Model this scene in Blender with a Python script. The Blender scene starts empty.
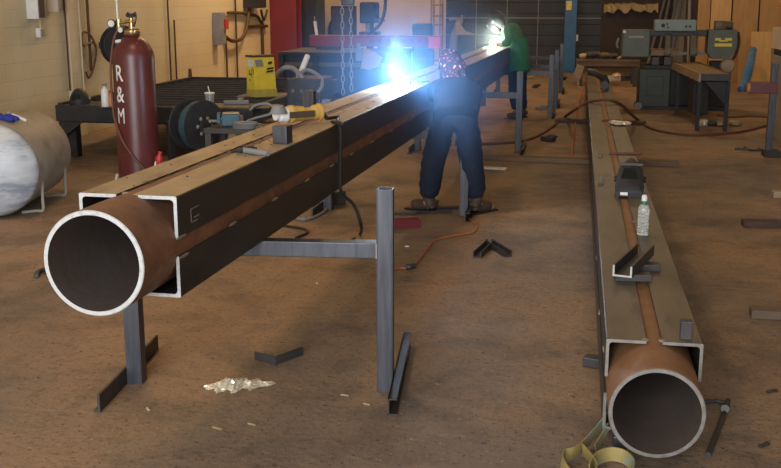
import bpy, bmesh, math, random
from math import sin, cos, pi, radians, atan, sqrt
from mathutils import Vector, Matrix, Euler
random.seed(7)
scene = bpy.context.scene
COL = scene.collection

# ------------------------------------------------------------------ camera
FPX, CXP, CYP, CH = 1031.0, 390.5, 234.0, 1.75
PIT = atan(234 / FPX); YAW = atan(189.5 * cos(PIT) / FPX)
FWD = Vector((-sin(YAW) * cos(PIT), cos(YAW) * cos(PIT), -sin(PIT)))
RGT = Vector((cos(YAW), sin(YAW), 0)); UPV = RGT.cross(FWD)
CAM = Vector((0, 0, CH))
def _ray(u, v): return FWD + RGT * ((u - CXP) / FPX) - UPV * ((v - CYP) / FPX)
def at(u, v, Y):                       # point seen at (u, v) on the vertical plane y = Y
    d = _ray(u, v); return CAM + d * (Y / d.y)
def fl(u, v, z=0.0):                   # point seen at (u, v) on the level z
    d = _ray(u, v); return CAM + d * ((z - CH) / d.z)
def wl(u, v, x):
    d = _ray(u, v); return CAM + d * (x / d.x)

cd = bpy.data.cameras.new('camera'); cam = bpy.data.objects.new('camera', cd); COL.objects.link(cam)
cd.sensor_fit = 'HORIZONTAL'; cd.sensor_width = 36; cd.lens = 36 * FPX / 781; cd.clip_start = .05; cd.clip_end = 200
cam.location = CAM
cam.rotation_euler = Matrix((RGT, UPV, -FWD)).transposed().to_euler()
scene.camera = cam

# ------------------------------------------------------------------ materials
def mat(name, c, rough=.6, metal=0., c2=None, scale=6., detail=6., lo=.35, hi=.65, bump=0., bscale=None, spec=.4,
        emit=None, estr=0, c3=None, s3=30., lo3=.6, hi3=.7, stretch=None, trans=0., r2=None):
    m = bpy.data.materials.new(name); m.use_nodes = True
    nt = m.node_tree; N = nt.nodes; L = nt.links
    b = N['Principled BSDF']
    b.inputs['Base Color'].default_value = (*c, 1); b.inputs['Roughness'].default_value = rough
    b.inputs['Metallic'].default_value = metal; b.inputs['Specular IOR Level'].default_value = spec
    if trans: b.inputs['Transmission Weight'].default_value = trans
    if emit: b.inputs['Emission Color'].default_value = (*emit, 1); b.inputs['Emission Strength'].default_value = estr
    tc = N.new('ShaderNodeTexCoord'); vec = tc.outputs['Object']
    if stretch:
        mp = N.new('ShaderNodeMapping'); mp.inputs['Scale'].default_value = stretch
        L.new(vec, mp.inputs[0]); vec = mp.outputs[0]
    def nz(s, d):
        n = N.new('ShaderNodeTexNoise'); n.inputs['Scale'].default_value = s; n.inputs['Detail'].default_value = d
        n.inputs['Roughness'].default_value = .62; L.new(vec, n.inputs['Vector']); return n
    def ramp(n, a, z):
        r = N.new('ShaderNodeMapRange'); r.inputs[1].default_value = a; r.inputs[2].default_value = z
        L.new(n.outputs[0], r.inputs[0]); return r
    cur = None
    if c2:
        n = nz(scale, detail); r = ramp(n, lo, hi)
        mx = N.new('ShaderNodeMix'); mx.data_type = 'RGBA'
        mx.inputs[6].default_value = (*c, 1); mx.inputs[7].default_value = (*c2, 1)
        L.new(r.outputs[0], mx.inputs[0]); cur = mx.outputs[2]
        if r2 is not None:
            rr = N.new('ShaderNodeMapRange'); rr.inputs[3].default_value = rough; rr.inputs[4].default_value = r2
            L.new(r.outputs[0], rr.inputs[0]); L.new(rr.outputs[0], b.inputs['Roughness'])
    if c3:
        n = nz(s3, 5); r = ramp(n, lo3, hi3)
        mx = N.new('ShaderNodeMix'); mx.data_type = 'RGBA'
        if cur: L.new(cur, mx.inputs[6])
        else: mx.inputs[6].default_value = (*c, 1)
        mx.inputs[7].default_value = (*c3, 1); L.new(r.outputs[0], mx.inputs[0]); cur = mx.outputs[2]
    if cur: L.new(cur, b.inputs['Base Color'])
    if bump:
        n = nz(bscale or scale * 3, 6); bp = N.new('ShaderNodeBump'); bp.inputs['Strength'].default_value = bump
        bp.inputs['Distance'].default_value = .01; L.new(n.outputs[0], bp.inputs['Height']); L.new(bp.outputs[0], b.inputs['Normal'])
    return m

M = {}
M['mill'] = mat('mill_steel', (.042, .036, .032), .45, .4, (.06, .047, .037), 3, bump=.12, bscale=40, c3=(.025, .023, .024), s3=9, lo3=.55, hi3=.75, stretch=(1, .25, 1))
M['milltop'] = mat('dusty_lit_mill_steel', (.44, .325, .20), .5, .2, (.29, .215, .135), 5, bump=.25, bscale=50, c3=(.08, .06, .045), s3=11, lo3=.57, hi3=.74, stretch=(1, .35, 1))  # dust colour with the warm overhead light on the top faces painted in
M['milltop2'] = mat('paler_mill_steel', (.165, .135, .09), .48, .3, (.095, .082, .062), 4, bump=.2, bscale=50, c3=(.045, .042, .04), s3=9, lo3=.56, hi3=.76, stretch=(1, .3, 1))  # paler brown variant for the top faces of the right beam
M['cut'] = mat('saw_cut_steel', (.47, .46, .44), .45, .2, (.33, .31, .28), 60, lo=.5, hi=.7)
M['cut2'] = mat('scaled_cut_steel', (.30, .27, .24), .4, .6, (.2, .18, .16), 25)
M['rust'] = mat('rusty_pipe', (.23, .10, .05), .58, .15, (.12, .062, .038), 7, bump=.25, bscale=60, c3=(.30, .16, .085), s3=5, lo3=.58, hi3=.75)
M['rust2'] = mat('orange_rusty_pipe', (.30, .15, .065), .6, .1, (.22, .105, .048), 6, bump=.25, bscale=60, c3=(.13, .07, .045), s3=8, lo3=.6, hi3=.78)
M['bore'] = mat('pipe_bore', (.15, .125, .11), .42, .3, (.15, .105, .08), 8, bump=.2)
M['tube'] = mat('blue_grey_tube_steel', (.085, .086, .095), .42, .5, (.05, .052, .06), 12, stretch=(3, 3, .3), bump=.05)
M['dark'] = mat('dark_steel', (.045, .043, .045), .5, .4, (.07, .06, .055), 8, bump=.1)
M['black'] = mat('black_paint', (.016, .016, .018), .6, 0, (.028, .026, .025), 9)
M['rubber'] = mat('black_rubber', (.02, .018, .017), .6, 0)
M['weld'] = mat('weld_bead', (.30, .26, .22), .5, .5, (.25, .2, .17), 60)
M['white'] = mat('white_paint', (.75, .75, .73), .45, 0, (.62, .61, .58), 10)
M['paper'] = mat('crumpled_foil_paper', (.78, .70, .55), .3, .4, (.6, .52, .38), 20)
M['grey'] = mat('grey_enamel', (.27, .27, .26), .5, 0, (.22, .21, .2), 5)
M['brownbox'] = mat('brown_enamel', (.075, .05, .035), .5, 0)
M['redcol'] = mat('dark_red_paint', (.17, .016, .022), .45, 0, (.13, .015, .02), 2)
M['red'] = mat('red_paint', (.24, .02, .035), .5, 0, (.18, .02, .03), 4)
M['maroon'] = mat('maroon_cylinder_paint', (.115, .022, .02), .36, 0, (.085, .02, .018), 5, c3=(.17, .06, .04), s3=7, lo3=.62, hi3=.8, spec=.5)
M['brass'] = mat('brass', (.6, .42, .16), .3, .9, (.4, .28, .12), 30)
M['tank'] = mat('dull_white_tank', (.34, .31, .26), .55, .0, (.27, .235, .185), 3, c3=(.17, .125, .08), s3=5, lo3=.5, hi3=.8, bump=.08)
M['tankend'] = mat('bare_grey_tank_end', (.50, .52, .54), .5, .1, (.40, .42, .45), 5, c3=(.24, .27, .32), s3=2.4, lo3=.50, hi3=.60, stretch=(1, 1, 4))
M['blue'] = mat('royal_blue_cloth', (.03, .05, .35), .8, 0, (.02, .03, .22), 18, bump=.3)
M['card'] = mat('cardboard', (.52, .36, .2), .8, 0, (.45, .3, .17), 6)
M['yellow'] = mat('yellow_enamel', (.78, .60, .06), .45, 0, (.66, .50, .05), 8)
M['yellowdark'] = mat('dirty_yellow_enamel', (.50, .42, .09), .5, 0, (.4, .33, .08), 8)
M['drill'] = mat('yellow_plastic', (.60, .37, .09), .5, 0, (.48, .29, .07), 8)
M['orange'] = mat('orange_plastic', (.6, .2, .05), .5)
M['teal'] = mat('blue_green_paint', (.035, .095, .125), .45, 0, (.025, .065, .09), 8)
M['sawgreen'] = mat('grey_green_enamel', (.098, .112, .082), .45, 0, (.08, .09, .064), 6, c3=(.13, .105, .07), s3=5, lo3=.6, hi3=.8)
M['sawlight'] = mat('pale_green_enamel', (.22, .27, .23), .45, 0, (.18, .22, .18), 6)
M['sawbase'] = mat('dark_green_enamel', (.044, .052, .042), .5, 0, (.034, .039, .032), 6)
M['olive'] = mat('oily_cast_iron', (.13, .095, .05), .5, .3, (.09, .07, .04), 10)
M['tan'] = mat('tan_worn_steel', (.34, .25, .15), .5, .2, (.27, .19, .11), 6)
M['tanrust'] = mat('rusty_table_top', (.24, .145, .07), .55, .2, (.17, .10, .05), 6, c3=(.14, .09, .05), s3=9, lo3=.58, hi3=.72)
M['ply'] = mat('plywood', (.42, .25, .10), .65, 0, (.33, .19, .075), 3, stretch=(4, 1, .5), c3=(.32, .18, .075), s3=2.2, lo3=.55, hi3=.75)
M['ply2'] = mat('pale_plywood', (.55, .36, .15), .65, 0, (.46, .29, .12), 3, stretch=(4, 1, .5))
M['timber'] = mat('weathered_timber', (.18, .12, .075), .8, 0, (.12, .085, .06), 5, stretch=(.4, 3, 3), bump=.3, c3=(.25, .17, .10), s3=8, lo3=.58, hi3=.72)
M['timberdark'] = mat('oily_dark_timber', (.06, .04, .032), .8, 0, (.09, .05, .04), 5, bump=.3)
M['bluecol'] = mat('blue_paint', (.03, .13, .30), .45, 0, (.025, .10, .24), 4)
M['shutter'] = mat('charcoal_shutter', (.05, .055, .058), .55, .2, (.04, .045, .048), 2)
M['brownwall'] = mat('dark_brown_panel', (.07, .04, .03), .7, 0, (.05, .035, .028), 2)
M['jean'] = mat('navy_denim', (.014, .020, .040), .85, 0, (.010, .014, .028), 14, bump=.4, bscale=22)
M['jacket'] = mat('navy_work_jacket', (.013, .019, .040), .85, 0, (.009, .013, .028), 9, bump=.5, bscale=14)
M['green'] = mat('green_work_shirt', (.035, .20, .09), .85, 0, (.025, .14, .065), 7, bump=.5, bscale=14)
M['skin'] = mat('skin', (.45, .26, .18), .55)
M['boot'] = mat('worn_brown_boot', (.09, .06, .04), .7, 0, (.06, .04, .03), 20)
M['leather'] = mat('tan_leather_glove', (.32, .24, .16), .75, 0, (.25, .18, .11), 15)
M['hair'] = mat('dark_hair', (.03, .02, .015), .7)
M['strap'] = mat('yellow_webbing', (.34, .25, .075), .8, 0, (.27, .21, .09), 14, c3=(.22, .30, .25), s3=7, lo3=.5, hi3=.66)
M['clear'] = mat('clear_plastic', (.85, .88, .86), .12, 0, trans=.75)
M['capgreen'] = mat('green_plastic', (.02, .14, .05), .4)
M['lens'] = mat('dark_lens', (.01, .015, .012), .08, 0, spec=.8)
M['orangecord'] = mat('orange_cord', (.45, .13, .04), .6)
M['browncord'] = mat('brown_cord', (.14, .055, .035), .6)
M['greyhose'] = mat('grey_hose', (.20, .195, .19), .55)
M['copper'] = mat('rusty_conduit', (.085, .04, .022), .6, .2)
M['conduit'] = mat('pale_conduit', (.52, .43, .29), .5, .1)
M['redplastic'] = mat('red_plastic', (.5, .03, .03), .4)
M['straw'] = mat('tan_foam', (.55, .40, .20), .8, 0, (.42, .3, .14), 12, bump=.5)
M['bluewrap'] = mat('blue_plastic_wrap', (.03, .16, .46), .3, 0, (.25, .40, .58), 6, lo=.5, hi=.7, detail=8, bump=.6, bscale=10, spec=.7)
M['greymach'] = mat('pale_grey_cabinet', (.30, .28, .23), .55, 0, (.25, .23, .19), 4)
M['cream'] = mat('cream_plaster', (.58, .49, .38), .75, 0, (.52, .43, .33), 2)

def bandana():
    m = mat('red_patterned_cotton', (.30, .035, .045), .85)
    nt = m.node_tree; N = nt.nodes; L = nt.links; b = N['Principled BSDF']
    tc = N.new('ShaderNodeTexCoord'); v = N.new('ShaderNodeTexVoronoi'); v.feature = 'DISTANCE_TO_EDGE'; v.inputs['Scale'].default_value = 26
    n = N.new('ShaderNodeTexVoronoi'); n.inputs['Scale'].default_value = 40
    L.new(tc.outputs['Object'], v.inputs[0]); L.new(tc.outputs['Object'], n.inputs[0])
    r = N.new('ShaderNodeValToRGB'); r.color_ramp.interpolation = 'CONSTANT'
    r.color_ramp.elements[0].color = (.03, .02, .03, 1); r.color_ramp.elements[1].position = .17; r.color_ramp.elements[1].color = (.34, .04, .05, 1)
    e = r.color_ramp.elements.new(.33); e.color = (.75, .70, .66, 1)
    L.new(v.outputs['Distance'], r.inputs[0])
    # three tone paisley-like blotches
    r.color_ramp.elements[0].position = 0
    L.new(r.outputs[0], b.inputs['Base Color'])
    v.inputs['Scale'].default_value = 24
    return m
M['bandana'] = bandana()

def floor_mat():
    m = bpy.data.materials.new('stained_concrete'); m.use_nodes = True
    nt = m.node_tree; N = nt.nodes; L = nt.links; b = N['Principled BSDF']
    tc = N.new('ShaderNodeTexCoord')
    def noise(s, d=6, rough=.6, dist=0., sc=None):
        v = tc.outputs['Object']
        if sc:
            mp = N.new('ShaderNodeMapping'); mp.inputs['Scale'].default_value = sc; L.new(v, mp.inputs[0]); v = mp.outputs[0]
        n = N.new('ShaderNodeTexNoise'); n.inputs['Scale'].default_value = s; n.inputs['Detail'].default_value = d
        n.inputs['Roughness'].default_value = rough; n.inputs['Distortion'].default_value = dist; L.new(v, n.inputs['Vector']); return n.outputs[0]
    def rng(x, a, z, o0=0, o1=1):
        r = N.new('ShaderNodeMapRange'); r.inputs[1].default_value = a; r.inputs[2].default_value = z
        r.inputs[3].default_value = o0; r.inputs[4].default_value = o1; L.new(x, r.inputs[0]); return r.outputs[0]
    def mix(f, a, c):
        x = N.new('ShaderNodeMix'); x.data_type = 'RGBA'
        L.new(f, x.inputs[0])
        if isinstance(a, tuple): x.inputs[6].default_value = (*a, 1)
        else: L.new(a, x.inputs[6])
        x.inputs[7].default_value = (*c, 1); return x.outputs[2]
    c = mix(rng(noise(.42, 5), .42, .60), (.315, .195, .110), (.20, .15, .112))
    c = mix(rng(noise(1.6, 8, .7, .4), .50, .68, 0, .85), c, (.10, .078, .064))
    c = mix(rng(noise(.75, 6, .6, .8), .52, .62, 0, .6), c, (.115, .085, .064))
    c = mix(rng(noise(4.5, 8, .7), .54, .75, 0, .55), c, (.38, .25, .145))
    c = mix(rng(noise(18, 7, .8), .50, .72, 0, .6), c, (.060, .042, .031))
    c = mix(rng(noise(40, 3, .7), .60, .66, 0, .9), c, (.03, .022, .02))
    c = mix(rng(noise(33, 3, .7), .66, .70, 0, .6), c, (.45, .33, .22))
    c = mix(rng(noise(2.2, 4, .6, 1.5, (.15, 1.2, 1)), .66, .70, 0, .35), c, (.36, .24, .15))
    L.new(c, b.inputs['Base Color'])
    L.new(rng(noise(2.0, 6), .3, .7, .50, .8), b.inputs['Roughness'])
    b.inputs['Specular IOR Level'].default_value = .35
    bp = N.new('ShaderNodeBump'); bp.inputs['Strength'].default_value = .6; bp.inputs['Distance'].default_value = .01
    L.new(noise(26, 8, .65), bp.inputs['Height']); L.new(bp.outputs[0], b.inputs['Normal'])
    return m

def block_mat():
    m = bpy.data.materials.new('painted_block'); m.use_nodes = True
    nt = m.node_tree; N = nt.nodes; L = nt.links; b = N['Principled BSDF']
    tc = N.new('ShaderNodeTexCoord'); sep = N.new('ShaderNodeSeparateXYZ'); cmb = N.new('ShaderNodeCombineXYZ')
    add = N.new('ShaderNodeMath'); add.operation = 'ADD'
    L.new(tc.outputs['Object'], sep.inputs[0]); L.new(sep.outputs[0], add.inputs[0]); L.new(sep.outputs[1], add.inputs[1])
    L.new(add.outputs[0], cmb.inputs[0]); L.new(sep.outputs[2], cmb.inputs[1])
    br = N.new('ShaderNodeTexBrick'); br.inputs['Scale'].default_value = 1
    br.inputs['Brick Width'].default_value = .41; br.inputs['Row Height'].default_value = .205; br.inputs['Mortar Size'].default_value = .006
    br.inputs['Mortar Smooth'].default_value = .4
    br.inputs['Color1'].default_value = (.62, .53, .36, 1); br.inputs['Color2'].default_value = (.61, .52, .352, 1); br.inputs['Mortar'].default_value = (.57, .485, .325, 1)
    L.new(cmb.outputs[0], br.inputs['Vector'])
    n = N.new('ShaderNodeTexNoise'); n.inputs['Scale'].default_value = 1.3; n.inputs['Detail'].default_value = 7; L.new(tc.outputs['Object'], n.inputs[0])
    r = N.new('ShaderNodeMapRange'); r.inputs[1].default_value = .5; r.inputs[2].default_value = .75; r.inputs[4].default_value = .45; L.new(n.outputs[0], r.inputs[0])
    mx = N.new('ShaderNodeMix'); mx.data_type = 'RGBA'; L.new(r.outputs[0], mx.inputs[0]); L.new(br.outputs[0], mx.inputs[6]); mx.inputs[7].default_value = (.50, .41, .27, 1)
    L.new(mx.outputs[2], b.inputs['Base Color']); b.inputs['Roughness'].default_value = .6
    bp = N.new('ShaderNodeBump'); bp.invert = True; bp.inputs['Strength'].default_value = .4; bp.inputs['Distance'].default_value = .01
    L.new(br.outputs['Fac'], bp.inputs['Height']); L.new(bp.outputs[0], b.inputs['Normal'])
    return m
M['floor'] = floor_mat(); M['block'] = block_mat()
M['ceil'] = mat('dusty_metal_deck', (.22, .18, .14), .7, 0, (.18, .15, .12), 1)

# ------------------------------------------------------------------ mesh builder
class MB:
    def __init__(s): s.bm = bmesh.new()
    def box(s, c, d, rot=None, bevel=0):
        r = bmesh.ops.create_cube(s.bm, size=1)
        mtx = Matrix.Translation(Vector(c)) @ (rot.to_4x4() if rot else Matrix()) @ Matrix.Diagonal((*d, 1))
        bmesh.ops.transform(s.bm, matrix=mtx, verts=r['verts'])
        if bevel:
            es = list({e for v in r['verts'] for e in v.link_edges})
            bmesh.ops.bevel(s.bm, geom=es, offset=bevel, segments=2, affect='EDGES', profile=.6)
        return s
    def bb(s, a, b, bevel=0):
        a, b = Vector(a), Vector(b)
        return s.box((a + b) / 2, [abs(x) for x in (b - a)], None, bevel)
    def bar(s, p0, p1, w, h, roll=0, bevel=0):     # rectangular bar between two points
        p0, p1 = Vector(p0), Vector(p1); d = p1 - p0
        q = d.to_track_quat('Y', 'Z').to_matrix() @ Matrix.Rotation(roll, 3, 'Y')
        return s.box((p0 + p1) / 2, (w, d.length, h), q, bevel)
    def cyl(s, p0, p1, r0, r1=None, seg=18, cap=True):
        p0, p1 = Vector(p0), Vector(p1); d = p1 - p0
        mtx = Matrix.Translation((p0 + p1) / 2) @ d.to_track_quat('Z', 'Y').to_matrix().to_4x4()
        bmesh.ops.create_cone(s.bm, cap_ends=cap, segments=seg, radius1=r0, radius2=r0 if r1 is None else r1, depth=d.length, matrix=mtx)
        return s
    def ell(s, c, r, rot=None, u=20, v=12):
        mtx = Matrix.Translation(Vector(c)) @ (rot.to_4x4() if rot else Matrix()) @ Matrix.Diagonal((*r, 1))
        bmesh.ops.create_uvsphere(s.bm, u_segments=u, v_segments=v, radius=1, matrix=mtx); return s
    def tube(s, path, r, seg=8, smooth=4, closed=False):
        pts = [Vector(p) for p in path]
        if smooth > 1 and len(pts) > 2: pts = catmull(pts, smooth, closed)
        n = len(pts); rings = []; nrm = None
        for i, p in enumerate(pts):
            a = pts[i - 1] if (i or closed) else p; b = pts[(i + 1) % n] if (i < n - 1 or closed) else p
            t = (b - a).normalized()
            if nrm is None: nrm = t.orthogonal().normalized()
            nrm = (nrm - t * nrm.dot(t)).normalized(); bn = t.cross(nrm)
            rr = r[min(i * len(r) // n, len(r) - 1)] if isinstance(r, (list, tuple)) else r
            rings.append([s.bm.verts.new(p + (nrm * cos(2 * pi * k / seg) + bn * sin(2 * pi * k / seg)) * rr) for k in range(seg)])
        for i in range(n if closed else n - 1):
            A, B = rings[i], rings[(i + 1) % n]
            for k in range(seg): s.bm.faces.new((A[k], A[(k + 1) % seg], B[(k + 1) % seg], B[k]))
        if not closed: s.bm.faces.new(rings[0][::-1]); s.bm.faces.new(rings[-1])
        return s
    def lathe(s, prof, mtx=None, seg=32, cap=False):     # profile of (r, z)
        mtx = mtx or Matrix(); rings = []
        for r, z in prof:
            if r < 1e-6: rings.append([s.bm.verts.new(mtx @ Vector((0, 0, z)))])
            else: rings.append([s.bm.verts.new(mtx @ Vector((r * cos(2 * pi * k / seg), r * sin(2 * pi * k / seg), z))) for k in range(seg)])
        for A, B in zip(rings, rings[1:]):
            for k in range(seg):
                if len(A) == 1 and len(B) == 1: continue
                if len(A) == 1: s.bm.faces.new((A[0], B[k], B[(k + 1) % seg]))
                elif len(B) == 1: s.bm.faces.new((A[k], A[(k + 1) % seg], B[0]))
                else: s.bm.faces.new((A[k], A[(k + 1) % seg], B[(k + 1) % seg], B[k]))
        return s
    def prism(s, poly, f0, f1):                          # poly of (a, b); f maps (a, b) to a point on each end
        A = [s.bm.verts.new(f0(*p)) for p in poly]; B = [s.bm.verts.new(f1(*p)) for p in poly]
        n = len(poly)
        for k in range(n): s.bm.faces.new((A[k], A[(k + 1) % n], B[(k + 1) % n], B[k]))
        s.bm.faces.new(A[::-1]); s.bm.faces.new(B); return s
    def exy(s, poly, y0, y1):                            # outline in x, z pushed along y
        return s.prism(poly, lambda a, b: Vector((a, y0, b)), lambda a, b: Vector((a, y1, b)))
    def ribbon(s, path, w, t, smooth=5):                 # webbing standing on edge
        pts = catmull([Vector(p) for p in path], smooth); n = len(pts); R = []
        for i, p in enumerate(pts):
            d = (pts[min(i + 1, n - 1)] - pts[max(i - 1, 0)]); d.z = 0; d.normalize()
            sd = Vector((-d.y, d.x, 0)) * t / 2; up = Vector((sd.x * 3, sd.y * 3, w))
            R.append([s.bm.verts.new(q) for q in (p - sd, p + sd, p + sd + up, p - sd + up)])
        for A, B in zip(R, R[1:]):
            for k in range(4): s.bm.faces.new((A[k], A[(k + 1) % 4], B[(k + 1) % 4], B[k]))
        s.bm.faces.new(R[0][::-1]); s.bm.faces.new(R[-1]); return s
    def build(s, name, m, parent=None, smooth=False, world=True):
        bmesh.ops.recalc_face_normals(s.bm, faces=s.bm.faces)
        if parent is not None and world:
            inv = world_of(parent).inverted(); bmesh.ops.transform(s.bm, matrix=inv, verts=s.bm.verts)
        me = bpy.data.meshes.new(name)
        if parent is None and world:                     # give a lone mesh an origin at its own foot
            xs = [v.co for v in s.bm.verts]
            o = Vector(((min(v.x for v in xs) + max(v.x for v in xs)) / 2, (min(v.y for v in xs) + max(v.y for v in xs)) / 2, min(v.z for v in xs)))
            bmesh.ops.translate(s.bm, vec=-o, verts=s.bm.verts)
        else: o = Vector()
        s.bm.to_mesh(me); s.bm.free()
        me.materials.append(M[m] if isinstance(m, str) else m)
        if smooth:
            for p in me.polygons: p.use_smooth = True
            if smooth != 'all': me.set_sharp_from_angle(angle=radians(38))
        ob = bpy.data.objects.new(name, me); COL.objects.link(ob)
        ob.parent = parent; ob.location = o
        return ob
def catmull(P, k, closed=False):
    out = []; n = len(P)
    for i in range(n if closed else n - 1):
        if closed: a, b, c, d = P[i - 1], P[i], P[(i + 1) % n], P[(i + 2) % n]
        else: a, b, c, d = P[max(i - 1, 0)], P[i], P[i + 1], P[min(i + 2, n - 1)]
        for j in range(k):
            t = j / k
            out.append(.5 * ((2 * b) + (c - a) * t + (2 * a - 5 * b + 4 * c - d) * t * t + (3 * b - a - 3 * c + d) * t ** 3))
    if not closed: out.append(P[-1])
    return out
def world_of(o):
    m = Matrix.LocRotScale(o.location, o.rotation_euler, o.scale)
    return world_of(o.parent) @ m if o.parent else m
def tag(o, label, cat, group=None, kind=None):
    o['label'] = label; o['category'] = cat
    if group: o['group'] = group
    if kind: o['kind'] = kind
    return o
def thing(name, label, cat, loc=(0, 0, 0), rz=0, group=None):
    o = bpy.data.objects.new(name, None); COL.objects.link(o); o.location = Vector(loc); o.rotation_euler = (0, 0, rz)
    o.empty_display_size = .1
    return tag(o, label, cat, group)
def struct(o, label, cat='structure'):
    o['kind'] = 'structure'; o['label'] = label; o['category'] = cat; return o
def copy_tree(o, parent=None):
    c = o.copy(); COL.objects.link(c); c.parent = parent
    for ch in list(o.children): copy_tree(ch, c)
    return c

# ------------------------------------------------------------------ the shell
WX = -6.45
struct(MB().bb((-6.7, -5, -.2), (6.2, 28.4, 0)).build('floor', 'floor'), 'brown stained concrete workshop floor', 'floor')
struct(MB().bb((-6.7, -5, 6.2), (6.2, 28.4, 6.4)).build('ceiling', 'ceil'), 'dusty metal ceiling deck above the workshop', 'ceiling')
struct(MB().bb((WX - .25, -5, 0), (WX, 28.4, 6.2)).build('wall_left', 'block'), 'yellow painted block wall on the left', 'wall')
struct(MB().bb((WX, 12.45, 0), (WX + .06, 12.78, 6.2)).build('trim_3', 'block'), 'shallow pilaster on the left wall', 'pilaster')
struct(MB().bb((6, -5, 0), (6.2, 28.4, 6.2)).build('wall_right', 'block'), 'yellow block wall on the right', 'wall')
struct(MB().bb((WX, 28.1, 0), (6, 28.35, 6.2)).build('wall_back', 'cream'), 'cream plastered back wall', 'wall')
struct(MB().bb((2.35, 24.3, 0), (6, 24.5, 6.2)).build('wall_partition', 'brownwall'), 'dark partition wall behind the plywood', 'wall')

xl, xr = at(446, 20, 28).x, at(601, 20, 28).x
d1 = MB()
for k in range(16): d1.bb((xl, 27.98, .28 * k + .006), (xr, 28.08, .28 * k + .28), .01)
d1 = struct(d1.build('door_1', 'shutter'), 'closed charcoal roller shutter door at the back', 'door')
g = MB()
for k in range(1, 5): g.bb((xl + (xr - xl) * k / 5 - .012, 27.95, 0), (xl + (xr - xl) * k / 5 + .012, 27.985, 4.4))
g.bb((xl, 27.95, at(520, 18, 28).z - .015), (xr, 27.985, at(520, 18, 28).z + .015)).build('door_rail', 'grey', d1)
MB().bb((xr + .01, 27.9, 0), (2.36, 28.08, 4.5)).build('trim_1', 'brownwall')
struct(bpy.data.objects['trim_1'], 'dark brown panelling beside the roller shutter', 'panel')

# ------------------------------------------------------------------ the two built-up box beams
def boxed_pipe(name, label, loc, rz, length, w, h, gap_t, gap_s, prot, r, m_side, m_top, m_pipe, m_cut, seams):
    t = thing(name, label, 'steel beam', loc, rz)
    th = .0125; lx = (w - gap_t) / 2; lz = (h - gap_s) / 2
    P = []
    for sx in (-1, 1):
        for sz in (0, 1):
            x0 = sx * w / 2; z0 = h * sz; dz = -1 if sz else 1
            f = .012
            poly = [(x0 - sx * .004, z0), (x0, z0 + dz * .004), (x0, z0 + dz * lz), (x0 - sx * th, z0 + dz * lz), (x0 - sx * th, z0 + dz * (th + f)),
                    (x0 - sx * (th + f * .3), z0 + dz * (th + f * .3)), (x0 - sx * (th + f), z0 + dz * th), (x0 - sx * lx, z0 + dz * th), (x0 - sx * lx, z0)]
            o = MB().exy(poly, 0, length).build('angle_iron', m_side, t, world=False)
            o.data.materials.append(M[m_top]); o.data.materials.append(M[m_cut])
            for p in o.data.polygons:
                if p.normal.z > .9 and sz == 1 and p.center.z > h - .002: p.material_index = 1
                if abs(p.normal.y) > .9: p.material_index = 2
    seg = 64; b = MB(); zc = h / 2; ri = r - .0165
    y0, y1 = -prot, length + .12
    o = MB().lathe([(r, y0 + .003), (r, y1), (ri, y1)], Matrix.Translation((0, 0, zc)) @ Matrix.Rotation(-pi / 2, 4, 'X'), seg).build('pipe', m_pipe, t, True, False)
    MB().lathe([(r, y0 + .003), (r - .003, y0), (ri, y0)], Matrix.Translation((0, 0, zc)) @ Matrix.Rotation(-pi / 2, 4, 'X'), seg).build('pipe_rim', m_cut, o, False, False)
    MB().lathe([(ri, y0), (ri, y1)], Matrix.Translation((0, 0, zc)) @ Matrix.Rotation(-pi / 2, 4, 'X'), seg).build('pipe_bore', 'bore', o, True, False)
    for (x, y, z, ax) in seams:
        MB().ell((x, y, z), (.006 if ax == 'y' else .016, .045 if ax == 'y' else .014, .007 if ax == 'y' else .006)).build('tack_weld', 'weld', t, True, False)
    return t
LB0 = Vector((-1.566, 3.4, .70)); LRZ = -atan(.031)
HL = .372
sm = [(.187, y, HL / 2 - .033 + .004, 'y') for y in (.55, 1.1, 1.62, 2.1, 2.55, 3.1, 3.7, 4.4, 5.2)]
sm += [(.187, .03, HL / 2 + .033, 'y'), (.187, .05, HL / 2 - .04, 'y'), (-.03, .05, HL - .006, 'x'), (.05, .05, HL - .006, 'x')]
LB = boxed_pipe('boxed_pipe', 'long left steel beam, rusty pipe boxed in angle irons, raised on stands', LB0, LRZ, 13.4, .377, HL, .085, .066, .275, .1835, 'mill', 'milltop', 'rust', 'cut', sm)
RB0 = Vector((.343, 4.0, .05)); RRZ = -.0005
sr = [(.03, .02, .383, 'x'), (-.035, .02, .383, 'x'), (-.19, .12, .30, 'y'), (-.19, .9, .22, 'y'), (-.19, 2.0, .22, 'y'), (.035, 1.2, .383, 'x'), (.035, 2.3, .383, 'x')]
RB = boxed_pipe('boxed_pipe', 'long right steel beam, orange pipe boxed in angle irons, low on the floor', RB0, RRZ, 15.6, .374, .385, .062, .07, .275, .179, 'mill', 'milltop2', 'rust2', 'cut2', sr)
def lbp(x, y, z):        # point in the left beam's own frame -> world
    return world_of(LB) @ Vector((x, y, z))
LT = .70 + HL; RT = .435
# dark bits painting the shadow edge and dirt in the left beam's top gap
o = MB()
for k in range(60):
    y = .3 + k * .17 + random.uniform(-.05, .05); o.box((-.035 + random.uniform(-.006, .01), y, HL - .006), (random.uniform(.008, .02), random.uniform(.04, .14), .006), Matrix.Rotation(random.uniform(-.05, .05), 3, 'Z'))
s_ = o.build('dirt_shadow_line', 'dark', LB, False, False); s_['kind'] = 'stuff'

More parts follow.
